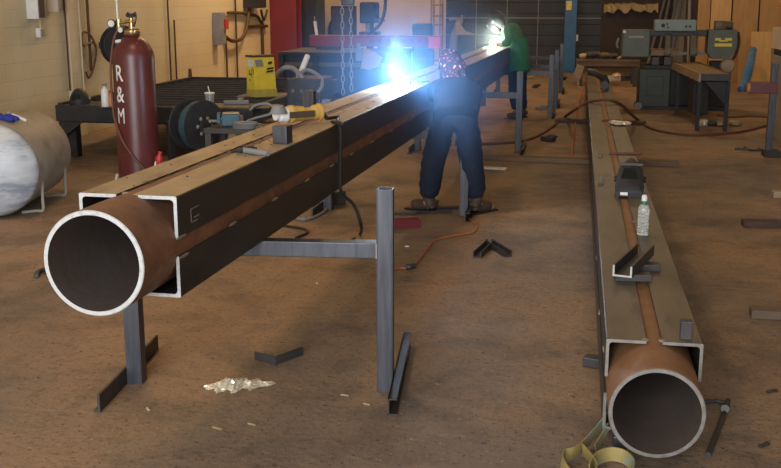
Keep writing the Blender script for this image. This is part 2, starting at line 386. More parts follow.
b = MB(); rows = []; random.seed(21)
for k in range(140):
    y = .02 + k * .0955; e_ = -.020 + random.uniform(-.008, .006) + .006 * sin(k * .7)
    rows.append([b.bm.verts.new(q) for q in ((e_, y, HL - .012), (e_ + .004, y, HL - .004), (.043, y, HL - .002), (.043, y, HL - .012))])
for A_, B_ in zip(rows, rows[1:]):
    for k in range(4): b.bm.faces.new((A_[k], A_[(k + 1) % 4], B_[(k + 1) % 4], B_[k]))
b.bm.faces.new(rows[0]); b.bm.faces.new(rows[-1][::-1])
b.build('dust_strip', 'milltop', LB, False, False)
b = MB()
for k in range(60):
    x = random.choice((random.uniform(-.03, .06), random.uniform(-.17, .17))); y = random.uniform(.05, 6); r_ = random.uniform(.002, .006)
    b.ell((x, y, HL + .001), (r_, r_ * random.uniform(1.5, 5), .003), Matrix.Rotation(random.random(), 3, 'Z'), 6, 4)
b.build('slag_chips', 'olive', LB, False, False)['kind'] = 'stuff'

# ------------------------------------------------------------------ H stands under the left beam
def stand(label, xr_, y, xl_=None, foot=True, h=.94, bar=.699, rz=0):
    xl_ = xr_ - 1.2 if xl_ is None else xl_
    t = thing('pipe_stand', label, 'stand', (xr_, y, 0), 0, 'H stands under the left beam')
    W = .073
    for x in (xl_, xr_):
        b = MB()
        for sx in (-1, 1):
            b.bb((x + sx * W / 2, y - W / 2, .0), (x + sx * (W / 2 - .006), y + W / 2, h), .002)
            b.bb((x - W / 2 + .006, y + sx * W / 2, .0), (x + W / 2 - .006, y + sx * (W / 2 - .006), h))
        b.build('post', 'tube', t)
    MB().bb((xl_ + W / 2, y - W / 2, bar - .07), (xr_ - W / 2, y + W / 2, bar), .004).build('crossbar', 'tube', t)
    for x in (xl_ + W / 2, xr_ - W / 2): MB().cyl((x, y - W / 2, bar - .068), (x, y - W / 2, bar), .006).build('weld_seam', 'weld', t)
    if foot:
        fx = xl_ - W / 2 - .001
        MB().bb((fx - .012, y - .38, 0), (fx, y + .45, .08), .002).bb((fx - .03, y - .38, 0), (fx - .012, y + .45, .01)).build('foot_bar', 'dark', t)
        fx = xr_ + W / 2 + .001
        MB().bb((fx, y - .30, 0), (fx + .006, y + .62, .075)).bb((fx, y - .30, 0), (fx + .04, y + .62, .006)).bb((fx, y - .30, .069), (fx + .04, y + .62, .075)).build('foot_channel', 'mill', t)
    t.rotation_euler.z = rz
    return t
stand('steel H stand closest to the camera under the open pipe end of the left beam', -.812, 4.4, -1.985, rz=.09)
stand('steel H stand whose right post shows between the legs of the welder in navy', -.885, 8.42, -2.05)
stand('steel H stand in front of the legs of the green shirted welder', -.65, 12.16)
stand('steel H stand just right of the green shirted welder', -.385, 16.0, -1.75)
stand('rearmost steel H stand behind the back of the green shirted welder', -.30, 20.2)
stand('fifth steel H stand beyond the green shirted welder, right of the fourth', fl(556, 104).x, fl(556, 104).y - .5, None)

# ------------------------------------------------------------------ dunnage below the right beam
def timber(label, p0, p1, w, h, m='timber', name='timber', cat='timber'):
    p0, p1 = Vector(p0), Vector(p1)
    return tag(MB().bar((p0.x, p0.y, h / 2), (p1.x, p1.y, h / 2), w, h, 0, .006).build(name, m), label, cat, 'timbers on the floor' if cat == 'timber' else None)
timber('grey brown timber crossing under the right beam beside the black helmet', (-1.0, 11.5, 0), (1.12, 11.4, 0), .16, .05)
timber('dark timber crossing under the right beam at the hose', (-.28, 15.35, 0), (1.0, 15.2, 0), .18, .05, 'timberdark')
timber('short dark steel bar packing under the near end of the right beam', (.09, 4.90, 0), (.62, 4.74, 0), .07, .05, 'dark', 'packing_bar', 'bar')
tag(MB().bb((.20, 3.93, 0), (.28, 4.16, .05), .004).build('packing_block', 'tube'), 'small blue grey steel block under the near corner of the right beam', 'block')
timber('dark brown steel bound timber on the floor at right, middle of three', fl(742, 226), fl(742, 226) + Vector((1.1, .05, 0)), .12, .05, 'timberdark')
timber('pale worn timber on the floor at right, nearest of three', fl(750, 316), fl(750, 316) + Vector((.9, -.03, 0)), .11, .05)
timber('short pale timber block on the floor at right edge, farthest of three', fl(772, 197), fl(772, 197) + Vector((.5, 0, 0)), .12, .06, 'tan')

# ------------------------------------------------------------------ loose things on top of the right beam
def channel(b, p0, p1, w, h, t_):
    p0, p1 = Vector(p0), Vector(p1); d = (p1 - p0).normalized(); s = Vector((d.y, -d.x, 0)); up = Vector((0, 0, 1))
    f = lambda q: (lambda a, c: q + s * a + up * c)
    b.prism([(-w / 2, 0), (w / 2, 0), (w / 2, h), (w / 2 - t_, h), (w / 2 - t_, t_), (-w / 2 + t_, t_), (-w / 2 + t_, h), (-w / 2, h)], f(p0), f(p1)); return b
c0 = fl(622, 277, RT + .035); c1 = fl(645, 254, RT + .035); dv = (c1 - c0).normalized()
for q, (a_, b_) in enumerate(((.09, .03), (.30, .05))):
    p = c0 + dv * a_
    lab = ['thin dark flat bar under the front of the short channel on the right beam', 'thin dark flat bar under the back of the short channel on the right beam'][q]
    tag(MB().box((p.x + .03, p.y, RT + .0175), (.17, .07, .034), Matrix.Rotation(.1, 3, 'Z'), .003).build('flat_bar', 'dark'), lab, 'bar')
o = channel(MB(), c0, c0 + dv * .50, .092, .055, .009).build('channel_offcut', 'dark')
o.data.materials.append(M['cut'])
for p in o.data.polygons:
    if abs(p.normal.dot(dv)) > .9: p.material_index = 1
tag(o, 'short dark steel channel offcut with bright cut end lying across the right beam', 'channel')
p = fl(686, 340, RT)
tag(MB().bb((p.x - .022, p.y, RT), (p.x + .022, p.y + .045, RT + .075), .003).build('tube_offcut', 'dark'), 'small blue grey square tube offcut at the near right corner of the right beam', 'offcut')
p = fl(601, 184, RT)
tag(MB().bb((p.x - .02, p.y, RT), (p.x + .02, p.y + .05, RT + .06), .003).build('tube_offcut', 'olive'), 'small dull square tube offcut left of the black helmet', 'offcut')
p = fl(600, 158, RT)
tag(MB().bb((p.x - .01, p.y, RT), (p.x + .01, p.y + .16, RT + .03), .003).build('tube_offcut', 'olive'), 'tiny dull offcut on the left edge of the right beam before the steel rod', 'offcut')

# water bottle
p = fl(642.5, 235, RT)
bt = thing('water_bottle', 'clear ribbed plastic bottle with white cap standing on the right beam', 'bottle', p)
pr = [(0, .002), (.028, 0), (.033, .006)]
z = .006
for k in range(7): pr += [(.033, z + .006), (.030, z + .011), (.033, z + .016)]; z += .018
pr += [(.033, .15), (.028, .168), (.016, .186), (.0135, .198), (.0135, .206), (0, .206)]
MB().lathe(pr).build('body', 'clear', bt, True, False)
MB().lathe([(.0175, .178), (.0195, .176), (.0195, .196), (.0165, .2), (.0165, .178)]).build('neck_label', 'capgreen', bt, True, False)
MB().lathe([(0, .236), (.011, .234), (.016, .225), (.016, .2), (0, .2)]).build('cap', 'white', bt, True, False)

# black welding helmet lying on the right beam
p = fl(629, 197, RT)
hm = thing('welding_helmet', 'black welding helmet with white sticker lying on the right beam', 'helmet', (p.x, p.y, RT), -.06)
def loft(b, rings):
    V = [[b.bm.verts.new(Vector(q)) for q in r] for r in rings]; n = len(V[0])
    for A, B in zip(V, V[1:]):
        for k in range(n): b.bm.faces.new((A[k], A[(k + 1) % n], B[(k + 1) % n], B[k]))
    b.bm.faces.new(V[0][::-1]); b.bm.faces.new(V[-1]); return b
def hring(y, w, z0, z1, c=.03): return [(-w, y, z0), (w, y, z0), (w, y, z1 - c), (w - c * 1.2, y, z1), (-w + c * 1.2, y, z1), (-w, y, z1 - c)]
loft(MB(), [hring(-.005, .092, .0, .05, .02), hring(.03, .097, .0, .10), hring(.12, .088, .0, .165), hring(.17, .082, .0, .20, .035), hring(.30, .072, .0, .225, .05), hring(.40, .05, .02, .17, .04)]).build('shell', 'black', hm, True, False)
loft(MB(), [[(-.06, .055, .128), (.05, .055, .128), (.03, .13, .178), (-.045, .13, .178)], [(-.06, .05, .122), (.05, .05, .122), (.03, .125, .172), (-.045, .125, .172)]]).build('visor', 'lens', hm, False, False)
MB().box((0, .17, .198), (.17, .02, .02), None, .004).build('brow_ridge', 'dark', hm, False, False)
MB().box((-.035, -.006, .022), (.05, .004, .02), Matrix.Rotation(-.2, 3, 'X')).build('sticker', 'white', hm, False, False)
for sx in (-1, 1): MB().cyl((sx * .085, .2, .09), (sx * .108, .2, .09), .022).build('adjuster_knob', 'rubber', hm, True, False)
p0 = fl(637, 163, RT); p1 = fl(645, 192, RT)
tag(MB().tube([p0 + Vector((-.012, 0, .009)), p1 + Vector((-.012, 0, .009))], .009, smooth=1).build('paint_stick', 'white'), 'thin pale marker stick lying along the right edge beside the black helmet', 'stick')
p0 = fl(609, 153.5, RT + .012); p1 = fl(642, 153.5, RT + .012)
tag(MB().tube([p0, p1], .012, smooth=1).build('steel_rod', 'browncord'), 'rusty steel rod lying across the right beam behind the black helmet', 'rod')
p0 = fl(602, 120.5, RT + .012); p1 = fl(620, 120.5, RT + .012)
tag(MB().tube([p0, p1], .012, smooth=1).build('steel_rod', 'browncord'), 'shorter rusty rod lying on the right beam near the pale rag', 'rod')
b = MB(); p = fl(621, 125, RT)
for k in range(5): b.ell((p.x + random.uniform(-.08, .08), p.y + random.uniform(-.1, .1), RT + .025), (.06, .07, .024), Matrix.Rotation(random.random(), 3, 'Z'), 7, 5)
tag(b.build('rag', 'paper'), 'small pale crumpled rag on the far part of the right beam', 'rag')
# clamp gun tool at the far end of the right beam
p = fl(598, 91, RT)
tl = thing('angle_grinder', 'dark hand grinder standing on the far end of the right beam', 'grinder', (p.x, p.y, RT))
MB().tube([(-.16, 0, .28), (-.05, 0, .26), (.05, .02, .2)], .05).build('motor_body', 'dark', tl, True, False)
MB().tube([(.05, .02, .22), (.1, .02, .12), (.09, 0, .02)], .06).build('gear_head', 'black', tl, True, False)
MB().cyl((.09, -.09, .09), (.09, -.07, .09), .065).build('grinding_disc', 'dark', tl, True, False)

# ------------------------------------------------------------------ loose things on top of the left beam
p = fl(280.5, 144, LT)
tag(MB().box((p.x, p.y + .04, LT + .043), (.075, .075, .086), Matrix.Rotation(-.15, 3, 'Z'), .004).build('tube_block', 'tube'), 'square steel tube block on the left beam in front of the yellow power tool', 'block')
p = fl(308.5, 114, LT)
tag(MB().box((p.x, p.y + .03, LT + .07), (.075, .05, .14), Matrix.Rotation(-.2, 3, 'Z'), .004).build('tube_block', 'tube'), 'narrow steel block on the left beam just behind the yellow power tool', 'block')
# yellow power tool
p = fl(301, 124, LT); d0 = fl(284, 123, LT) ; d1_ = fl(324, 120, LT); ax = (d1_ - d0); ax.z = 0; ax.normalize()
dr = thing('power_drill', 'yellow corded power tool lying on top of the left beam', 'power tool', p, math.atan2(ax.y, ax.x))
Lk = (d1_ - d0).length / 2
MB().tube([(-Lk * .75, 0, .055), (-Lk * .4, 0, .06), (0, 0, .058), (Lk * .35, 0, .055), (Lk * .8, 0, .06), (Lk, 0, .06)], [.042, .05, .044, .042, .036, .036, .044, .05, .042], 14, 5).build('body', 'drill', dr, True, False)
MB().tube([(-Lk * 1.25, 0, .06), (-Lk * 1.0, 0, .06), (-Lk * .72, 0, .057)], [.03, .04, .045], 14, 3).build('gear_head', 'white', dr, True, False)
MB().cyl((-Lk * 1.15, -.02, .07), (-Lk * 1.15, -.02, .115), .05, .03).build('wheel_guard', 'greyhose', dr, True, False)
MB().box((-.02, -.052, .06), (.16, .006, .035), None, .002).build('name_plate', 'brownbox', dr, False, False)
MB().tube([(Lk * .97, 0, .06), (Lk * 1.1, .0, .05), (Lk * 1.3, -.0, .02)], .012).build('cord_sleeve', 'black', dr, True, False)
a = world_of(dr) @ Vector((Lk * 1.3, 0, .02))
pts = [a, a + Vector((.04, .12, -.005)), fl(337, 121, LT + .012), fl(342, 124, LT + .012)]
e = fl(344, 124.5, LT); yb = e.y; xe = -1.566 + .1885 + .031 * (yb - 3.4)
pts += [Vector((xe - .03, yb, LT + .014)), Vector((xe + .015, yb, LT - .02)), Vector((xe + .018, yb - .02, .85)), Vector((xe + .03, yb - .05, .70)), at(354, 205, yb - .2), at(361, 225, yb - .4), fl(360, 234, .012), fl(352, 240, .012), fl(338, 246, .012), fl(315, 250, .012)]
MB().tube(pts, .010).build('power_cord', 'rubber', dr, True)
# small hand tool
p0, p1 = fl(243, 150, LT + .016), fl(268, 153.5, LT + .016)
ch = thing('chipping_hammer', 'small grey chipping hammer lying on the near part of the left beam', 'hammer', p0)
MB().tube([p0, (p0 + p1) / 2, p1], .013).build('handle', 'greyhose', ch, True)
q = (p1 - p0).normalized(); nq = Vector((-q.y, q.x, 0))
MB().tube([p0 - nq * .07, p0 - nq * .02, p0 + nq * .05, p0 + nq * .08], [.008, .014, .014, .006]).build('head', 'tube', ch, True)
p = fl(167, 197, .93)
# faint stamped repair mark on the side of the near angle
mk = MB(); 
for (z0, z1, y0, y1) in ((.30, .305, .12, .20), (.25, .30, .12, .126), (.25, .256, .12, .18), (.265, .27, .15, .2)): mk.bb((.1887, y0, z0), (.1897, y1, z1))
mk.build('scribed_mark', 'weld', LB, False, False)

# ------------------------------------------------------------------ scrap on the floor
def angle_piece(name, label, p0, p1, p2, w, th, m='dark'):
    b = MB()
    b.bar(Vector(p0) + Vector((0, 0, w / 2)), Vector(p1) + Vector((0, 0, w / 2)), th, w, 0, .002)
    b.bar(Vector(p1) + Vector((0, 0, w / 2)), Vector(p2) + Vector((0, 0, w / 2)), th, w, 0, .002)
    return tag(b.build(name, m), label, 'steel offcut')
angle_piece('angle_offcut', 'dark steel angle offcut lying on the floor behind the crumpled foil', fl(255, 360), fl(275, 365), fl(303, 355), .045, .008)
v0, v1, v2 = fl(477, 258), fl(490, 246), fl(508, 257)
vb = MB()
for a_, b_ in ((v0, v1), (v2, v1)):
    d_ = (b_ - a_).normalized(); channel(vb, a_, b_ + d_ * .03, .06, .045, .008)
o = vb.build('angle_bracket', 'dark'); tag(o, 'dark V shaped steel bracket on the floor right of the welder in navy', 'bracket')
q0, q1 = fl(391, 228), fl(417, 227)
tag(channel(MB(), q0, q1 + (q1 - q0) * .1, .09, .07, .01).build('channel_offcut', 'redcol'), 'dark red channel offcut on the floor right of the nearest stand post', 'channel')
q0, q1 = fl(352, 214), fl(318, 208)
q0 = fl(330, 209); q1 = fl(338, 207)
tag(MB().box(fl(327, 205) + Vector((0, 0, .06)), (.32, .10, .12), Matrix.Rotation(.6, 3, 'Z'), .004).build('steel_block', 'dark'), 'dark steel block on the floor below the left beam', 'block')
q0, q1 = fl(402, 216), fl(441, 216)
o = MB()
for k, (u, v, l, rz) in enumerate(((432, 213, .34, .4), (452, 209, .3, .5), (402, 214, .24, .05))):
    q = fl(u, v); tag(MB().box((q.x, q.y, .012 + .001 * k), (l, .05, .022), Matrix.Rotation(rz, 3, 'Z'), .002).build('flat_bar', 'dark'),
        ['dark flat bar offcut on the floor between the boots of the welder in navy', 'dark flat bar offcut leaning toward the stand post behind the boots', 'dark flat bar offcut left of the left boot of the welder in navy'][k], 'bar')
for k, (u, v, l) in enumerate(((470, 165, .0), (487, 168.5, .0))):
    q = fl(u, v)
    tag(MB().box((q.x, q.y, .008), (.42 if k else .2, .05 if k == 0 else .11, .014), Matrix.Rotation(-.15, 3, 'Z'), .002).build('bright_strip', 'white'),
        ['bright metal strip on the floor behind the crotch of the welder in navy', 'wide bright metal strip on the floor right of the welder in navy'][k], 'strip')
# crumpled foil
f = MB(); random.seed(11)
c = fl(240, 386); n1, n2 = 26, 12; G = []
for i in range(n1 + 1):
    row = []
    for j in range(n2 + 1):
        a_, b_ = i / n1 * 2 - 1, j / n2 * 2 - 1
        wdt = (1 - abs(a_) ** 2.6) * (.62 + .25 * sin(i * 1.1) + .2 * (a_ < .1) + .12 * sin(i * 2.9))
        x = a_ * .155 + random.uniform(-.006, .006); y = b_ * .10 * wdt + a_ * .05 + random.uniform(-.008, .008)
        z = max(0, (1 - a_ * a_ * .9) * (1 - b_ * b_) * .034 * (1 if i < 12 else .7)) * random.uniform(.45, 1.25) + .003
        row.append(f.bm.verts.new((c.x + x, c.y + y, z)))
    G.append(row)
for i in range(n1):
    for j in range(n2): f.bm.faces.new((G[i][j], G[i + 1][j], G[i + 1][j + 1], G[i][j + 1]))
tag(f.build('crumpled_foil', 'paper'), 'crumpled pale foil wrapper on the floor in the foreground', 'wrapper')
# small bits
bits = [(218, 429, .05, 'tan', 'short pale welding rod stub below the crumpled foil'), (252, 425, .04, 'tan', 'small pale rod stub on the bare floor right of the foil'), (148, 410, .03, 'paper', 'tiny pale chip beside the left foot bar'),
        (764, 446, .06, 'dark', 'dark leaf shaped scrap nearest the bottom right corner'), (772, 392, .06, 'dark', 'dark leaf shaped scrap at the right edge'), (345, 396, .04, 'tan', 'short pale rod stub left of the right foot channel'), (367, 405, .035, 'tan', 'pale rod stub just left of the channel foot'),
        (407, 247, .03, 'white', 'tiny bright chip right of the nearest post'), (317, 284, .02, 'white', 'tiny white chip on the floor under the crossbar'), (600, 268, .02, 'white', 'tiny white chip left of the right beam'), (571, 395, .03, 'tan', 'small curled wire stub left of the right pipe')]
for u, v, l, m_, lab in bits:
    q = fl(u, v); rz = random.uniform(-1, 1)
    tag(MB().box((q.x, q.y, .005), (l, l * .3, .008), Matrix.Rotation(rz, 3, 'Z'), .002).build('metal_scrap', m_), lab, 'scrap', 'small scraps on the floor')
# hooked bar by the right pipe
tag(MB().tube([fl(700, 402, .012), fl(716, 401, .012), fl(727, 403, .012)], .010, smooth=1).tube([fl(728, 401, .012), fl(722, 420, .012), fl(708, 455, .012)], .012).cyl(fl(725, 409, .0), fl(725, 409, .03), .018).build('hook_bar', 'dark'), 'thin dark hooked bar lying right of the right pipe end', 'bar')
# webbing sling
b = MB()
b.ribbon([fl(605, 424, .055), fl(598, 434, .03), fl(585, 449, .012), fl(573, 459, .006), fl(563, 462, .004), fl(561, 470, .004), fl(570, 484, .004), fl(588, 490, .004), fl(598, 478, .004), fl(590, 464, .004), fl(583, 456, .006)], .055, .004)
b.ribbon([fl(590, 478, .004), fl(597, 466, .004), fl(610, 461, .004), fl(624, 464, .004), fl(632, 474, .004), fl(628, 490, .004)], .055, .004)
b.ribbon([fl(596, 452, .006), fl(603, 440, .02), fl(609, 430, .04)], .03, .004)
tag(b.build('webbing_sling', 'strap'), 'yellow green webbing sling looped on the floor at the right pipe end', 'sling')

# cables on the floor
tag(MB().tube([fl(388, 276, .008), fl(392, 272, .008), fl(400, 268, .008), fl(412, 267, .008), fl(424, 254, .008), fl(436, 240, .008), fl(458, 235, .008), fl(474, 232, .008), fl(476, 225, .008), fl(470, 219, .008)], .007).build('extension_cord', 'orangecord'), 'orange extension cord snaking on the floor from the nearest post to the welder in navy', 'cord')
tag(MB().tube([fl(406, 267, .03), fl(409, 267, .03), fl(414, 266, .03)], .02, smooth=1).build('cord_plug', 'dark'), 'grey plug joint in the orange cord by the nearest post', 'plug')
tag(MB().tube([fl(330, 198, .012), fl(325, 211, .012), fl(308, 219, .012), fl(296, 218, .012), fl(288, 211, .012), fl(282, 205, .012)], .014).build('air_hose', 'greyhose'), 'grey hose curving on the floor beneath the left beam', 'hose')
tag(MB().tube([fl(268, 223, .01), fl(286, 226, .01), fl(304, 229, .01), fl(307, 233, .01), fl(300, 236, .01), fl(296, 238, .01)], .011).build('air_hose', 'rubber'), 'black hose end curled on the floor beneath the left beam before the crossbar', 'hose')
tag(MB().tube([fl(36, 276, .02), fl(38, 272, .02), fl(44, 270, .02), fl(52, 272, .02)], .016).build('steel_ring', 'dark'), 'dark bent rod loop on the floor left of the left pipe mouth', 'rod')
pts = [fl(455, 144.5, .015), fl(480, 144, .015), fl(515, 142, .015), fl(535, 137, .015), fl(552, 127, .015), fl(566, 116, .015), at(576, 109, 14.0), at(587, 102.5, 13.9), at(600, 100, 13.6), at(613, 101, 13.6), at(623, 106, 13.9), at(630, 113, 14.2), fl(638, 120, .015), fl(648, 127, .015), fl(665, 132, .015), fl(690, 135, .015), fl(720, 134, .015), fl(745, 131, .015), fl(765, 126, .015), fl(785, 122, .015)]
tag(MB().tube(pts, .02).build('welding_lead', 'browncord'), 'long dark welding lead looping over the right beam and across the floor', 'cable')
tag(MB().tube([fl(585, 84, .012), fl(578, 105, .012), fl(575, 125, .012), fl(573, 145, .012), fl(572, 155, .012)], .011).build('extension_cord', 'orangecord'), 'thin orange cord on the floor along the left of the right beam', 'cord')
tag(MB().tube([fl(717, 115, .015), fl(730, 117, .015), fl(750, 116, .015), fl(770, 117, .015), fl(790, 118, .015)], .016).build('air_hose', 'browncord'), 'brown hose on the floor behind the outfeed table legs', 'hose')

# ------------------------------------------------------------------ tank at the left
A0, A1 = Vector((-4.72, 7.55, .40)), Vector((-4.93, 8.85, .40))
A0 = at(-8, 173, 7.62); A1 = at(28, 152, 8.6); A0.z = A1.z = max(.40, (A0.z + A1.z) / 2 - .05)
ax = (A1 - A0); Lt = ax.length; R_ = .385
tk = thing('air_tank', 'dull white horizontal pressure tank lying on bent rod legs at the left edge', 'tank', (A0.x, A0.y, 0))
mt = Matrix.Translation(A0) @ ax.to_track_quat('Z', 'Y').to_matrix().to_4x4()
pr = [(R_, -.02), (R_, Lt)] + [(R_ * cos(a_), Lt + .16 * sin(a_)) for a_ in [k * pi / 16 for k in range(1, 9)]]
MB().lathe(pr, mt, 48).build('shell', 'tank', tk, 'all')
pr = [(R_ * cos(a_) , -.02 - .17 * sin(a_)) for a_ in [k * pi / 20 for k in range(0, 11)]]
MB().lathe(pr, mt, 48).build('dished_end', 'tankend', tk, 'all')
MB().lathe([(R_ + .003, -.03), (R_ + .006, -.02), (R_ + .003, -.01)], mt, 48).build('end_seam', 'tank', tk, True)
MB().cyl(A0 + ax * .55 + Vector((.0, 0, R_ - .01)), A0 + ax * .55 + Vector((0, 0, R_ + .03)), .03).build('top_port', 'tank', tk, True)
for k in (.14, .86):
    c_ = A0 + ax * k; c_.z = 0; sd = Vector((ax.y, -ax.x, 0)).normalized()
    for s_ in (1, -1):
        e0 = c_ + sd * (R_ * .93 * s_) + Vector((0, 0, A0.z - R_ * .28)); e1 = c_ + sd * (R_ * .90 * s_) + Vector((0, 0, .03)); e2 = c_ + sd * (R_ * .45 * s_) + Vector((0, 0, .013))
        MB().tube([e0, e0 * .4 + e1 * .6, e1, e1 * .7 + e2 * .3 - Vector((0, 0, .0)), e2], .013, smooth=5).build('leg', 'greymach', tk, True)
gp = A0 + ax * .25; gz = A0.z + R_
gl = thing('work_glove', 'blue cloth work glove lying on top of the white tank', 'glove', (gp.x + .02, gp.y, gz))
sdv = Vector((.99, -.12, 0))
b = MB()
for (ox, oy, l, rz, r_) in ((-.16, .0, .2, -.05, .045), (.08, -.05, .15, -.25, .02), (.09, -.015, .16, -.12, .02), (.09, .02, .15, .0, .02), (.07, .05, .12, .12, .018), (-.08, .09, .1, .9, .018)):
    b.ell((ox, oy, .02 - abs(ox) ** 2 * 1.2), (l * .55, r_ * (1.6 if l == .2 else 1), .026), Matrix.Rotation(rz, 3, 'Z') @ Matrix.Rotation(.12 if ox > 0 else -.15, 3, 'Y'), 12, 8)
b.build('cloth', 'blue', gl, 'all', False)
MB().box((.16, .03, .012), (.15, .02, .02), Matrix.Rotation(-.2, 3, 'Z') @ Matrix.Rotation(.3, 3, 'Y'), .005).build('cuff_tag', 'white', gl, False, False)

# ------------------------------------------------------------------ gas cylinder
cy = fl(139, 180); cy.y = 9.5; cy.x = at(140, 180, 9.5).x
gc = thing('gas_cylinder', 'tall maroon gas cylinder with white stencilled letters and brass regulator', 'gas cylinder', (cy.x, cy.y, 0))
R_ = .2
MB().lathe([(0, 0), (R_ - .02, 0), (R_, .02), (R_, 1.22)] + [(R_ * cos(a_) * .82 + R_ * .18 * (1 - a_ / (pi / 2)), 1.22 + .20 * sin(a_)) for a_ in [k * pi / 18 for k in range(1, 8)]] + [(.075, 1.42), (.07, 1.435), (.07, 1.48), (0, 1.48)], None, 48).build('shell', 'maroon', gc, True, False)
MB().lathe([(.074, 1.43), (.078, 1.44), (.078, 1.465), (.07, 1.47)], None, 32).build('neck_ring', 'brass', gc, True, False)
MB().cyl((0, 0, 1.47), (0, 0, 1.53), .028).cyl((0, 0, 1.53), (0, 0, 1.60), .018).cyl((-.06, 0, 1.55), (.05, 0, 1.55), .018).build('valve_stem', 'brass', gc, True, False)
v_ = MB(); v_.tube([(.042 * cos(a_), .03 * sin(a_), 1.605 + .012 * sin(a_)) for a_ in [k * pi / 6 for k in range(12)]], .009, closed=True, smooth=2)
for k in range(3): v_.cyl((0, 0, 1.60), (.042 * cos(k * 2.1), .03 * sin(k * 2.1), 1.605), .006)
v_.tube([(-.05, 0, 1.60), (-.03, 0, 1.63), (.0, 0, 1.61), (.05, 0, 1.635)], .009).tube([(.03, -.02, 1.5), (.06, -.03, 1.56), (.05, 0, 1.62)], .008)
v_.build('hand_wheel', 'dark', gc, True, False)
MB().cyl((-.06, 0, 1.54), (-.15, 0, 1.54), .016).cyl((-.13, 0, 1.48), (-.13, 0, 1.57), .026).build('regulator_body', 'brass', gc, True, False)
for (gx, gzz, gr) in ((-.19, 1.53, .040), (-.10, 1.47, .03)):
    ga = MB().cyl((gx, -.04, gzz), (gx, .0, gzz), gr).build('pressure_gauge', 'dark', gc, True, False)
    MB().cyl((gx, -.044, gzz), (gx, -.041, gzz), gr * .8).build('gauge_face', 'white', ga, True, False)
MB().cyl((-.14, 0, 1.55), (-.14, 0, 1.74), .009).cyl((-.14, 0, 1.74), (-.14, 0, 1.77), .016).build('flow_tube', 'white', gc, True, False)
MB().tube([(-.13, -.02, 1.48), (-.17, -.06, 1.36), (-.20, -.09, 1.1), (-.19, -.11, .8), (-.16, -.15, .62), (-.06, -.215, .42), (.06, -.22, .25), (.14, -.2, .15), (.2, -.25, .02)], .011).build('gas_hose', 'browncord', gc, True, False)
for (sx, sz) in ((-.1, 1.375), (.07, 1.35)):
    n = Vector((sx, -.1, .1)).normalized()
    MB().box((sx * .98, -.105, sz - .01), (.055, .02, .03), Matrix.Rotation(-.75, 3, 'X') @ Matrix.Rotation(sx * 2, 3, 'Y'), .004).build('shoulder_label', 'white', gc, False, False)
def letter(ch_, zc, size, ang, R, m, parent, name='stencil_letter'):
    cu = bpy.data.curves.new('t', 'FONT'); cu.body = ch_; cu.size = size; cu.align_x = 'CENTER'; cu.align_y = 'CENTER'; cu.offset = .003 if ch_ != 'M' else 0
    to = bpy.data.objects.new('t', cu); COL.objects.link(to); bpy.context.view_layer.update()
    me = bpy.data.meshes.new_from_object(to.evaluated_get(bpy.context.evaluated_depsgraph_get()))
    for v in me.vertices: v.co.x *= .72 if ch_ != 'M' else .6
    bpy.data.objects.remove(to); b = bmesh.new(); b.from_mesh(me)
    bmesh.ops.triangulate(b, faces=b.faces)
    bmesh.ops.subdivide_edges(b, edges=b.edges, cuts=2)
    ex = bmesh.ops.extrude_face_region(b, geom=b.faces[:]); up = [v for v in ex['geom'] if isinstance(v, bmesh.types.BMVert)]
    for v in up: v.co.z = .0015
    for v in b.verts:
        a_ = ang + v.co.x / R; r_ = R + .0008 + v.co.z; v.co = Vector((r_ * sin(a_), -r_ * cos(a_), zc + v.co.y))
    mb = MB(); mb.bm.free(); mb.bm = b
    return mb.build(name, m, parent, False, False)
# the stencil faces the left of the bottle as seen from the floor in front of it
vd = math.atan2(-cy.x, cy.y)      # bearing from the cylinder towards the camera, measured from -y
for ch_, zc in (('R', 1.06), ('&', .86), ('M', .655)): letter(ch_, zc, .215, vd - .80, R_, 'white', gc)
hz = cy + Vector((-.0, 0, 0))
tag(MB().tube([cy + Vector((-.19, -.13, .012)), cy + Vector((-.215, -.05, .06)), cy + Vector((-.20, -.11, .012)), cy + Vector((-.1, -.24, .012)), cy + Vector((.1, -.27, .012))], .014).build('white_rope', 'white'), 'loop of white rope on the floor at the foot of the maroon cylinder', 'rope')
p = fl(160, 170, 0.0); p = at(159, 168, 9.2)
hc = thing('ground_clamp', 'red handled clamp with pale wires beside the foot of the maroon cylinder', 'clamp', (p.x, p.y, 0))
MB().tube([(0, 0, .02), (.0, 0, .18), (.0, 0, .26), (.02, 0, .34)], [.02, .03, .035, .02]).build('red_handle', 'redplastic', hc, True, False)
MB().tube([(-.02, -.02, .25), (-.05, -.06, .10), (-.07, -.1, .01)], .009).tube([(.02, -.02, .14), (.0, -.06, .05), (-.01, -.12, .01)], .009).build('wires', 'white', hc, True, False)
MB().tube([(.03, 0, .22), (.15, .02, .22), (.28, .05, .2), (.4, .1, .012)], .009).build('red_lead', 'redplastic', hc, True, False)

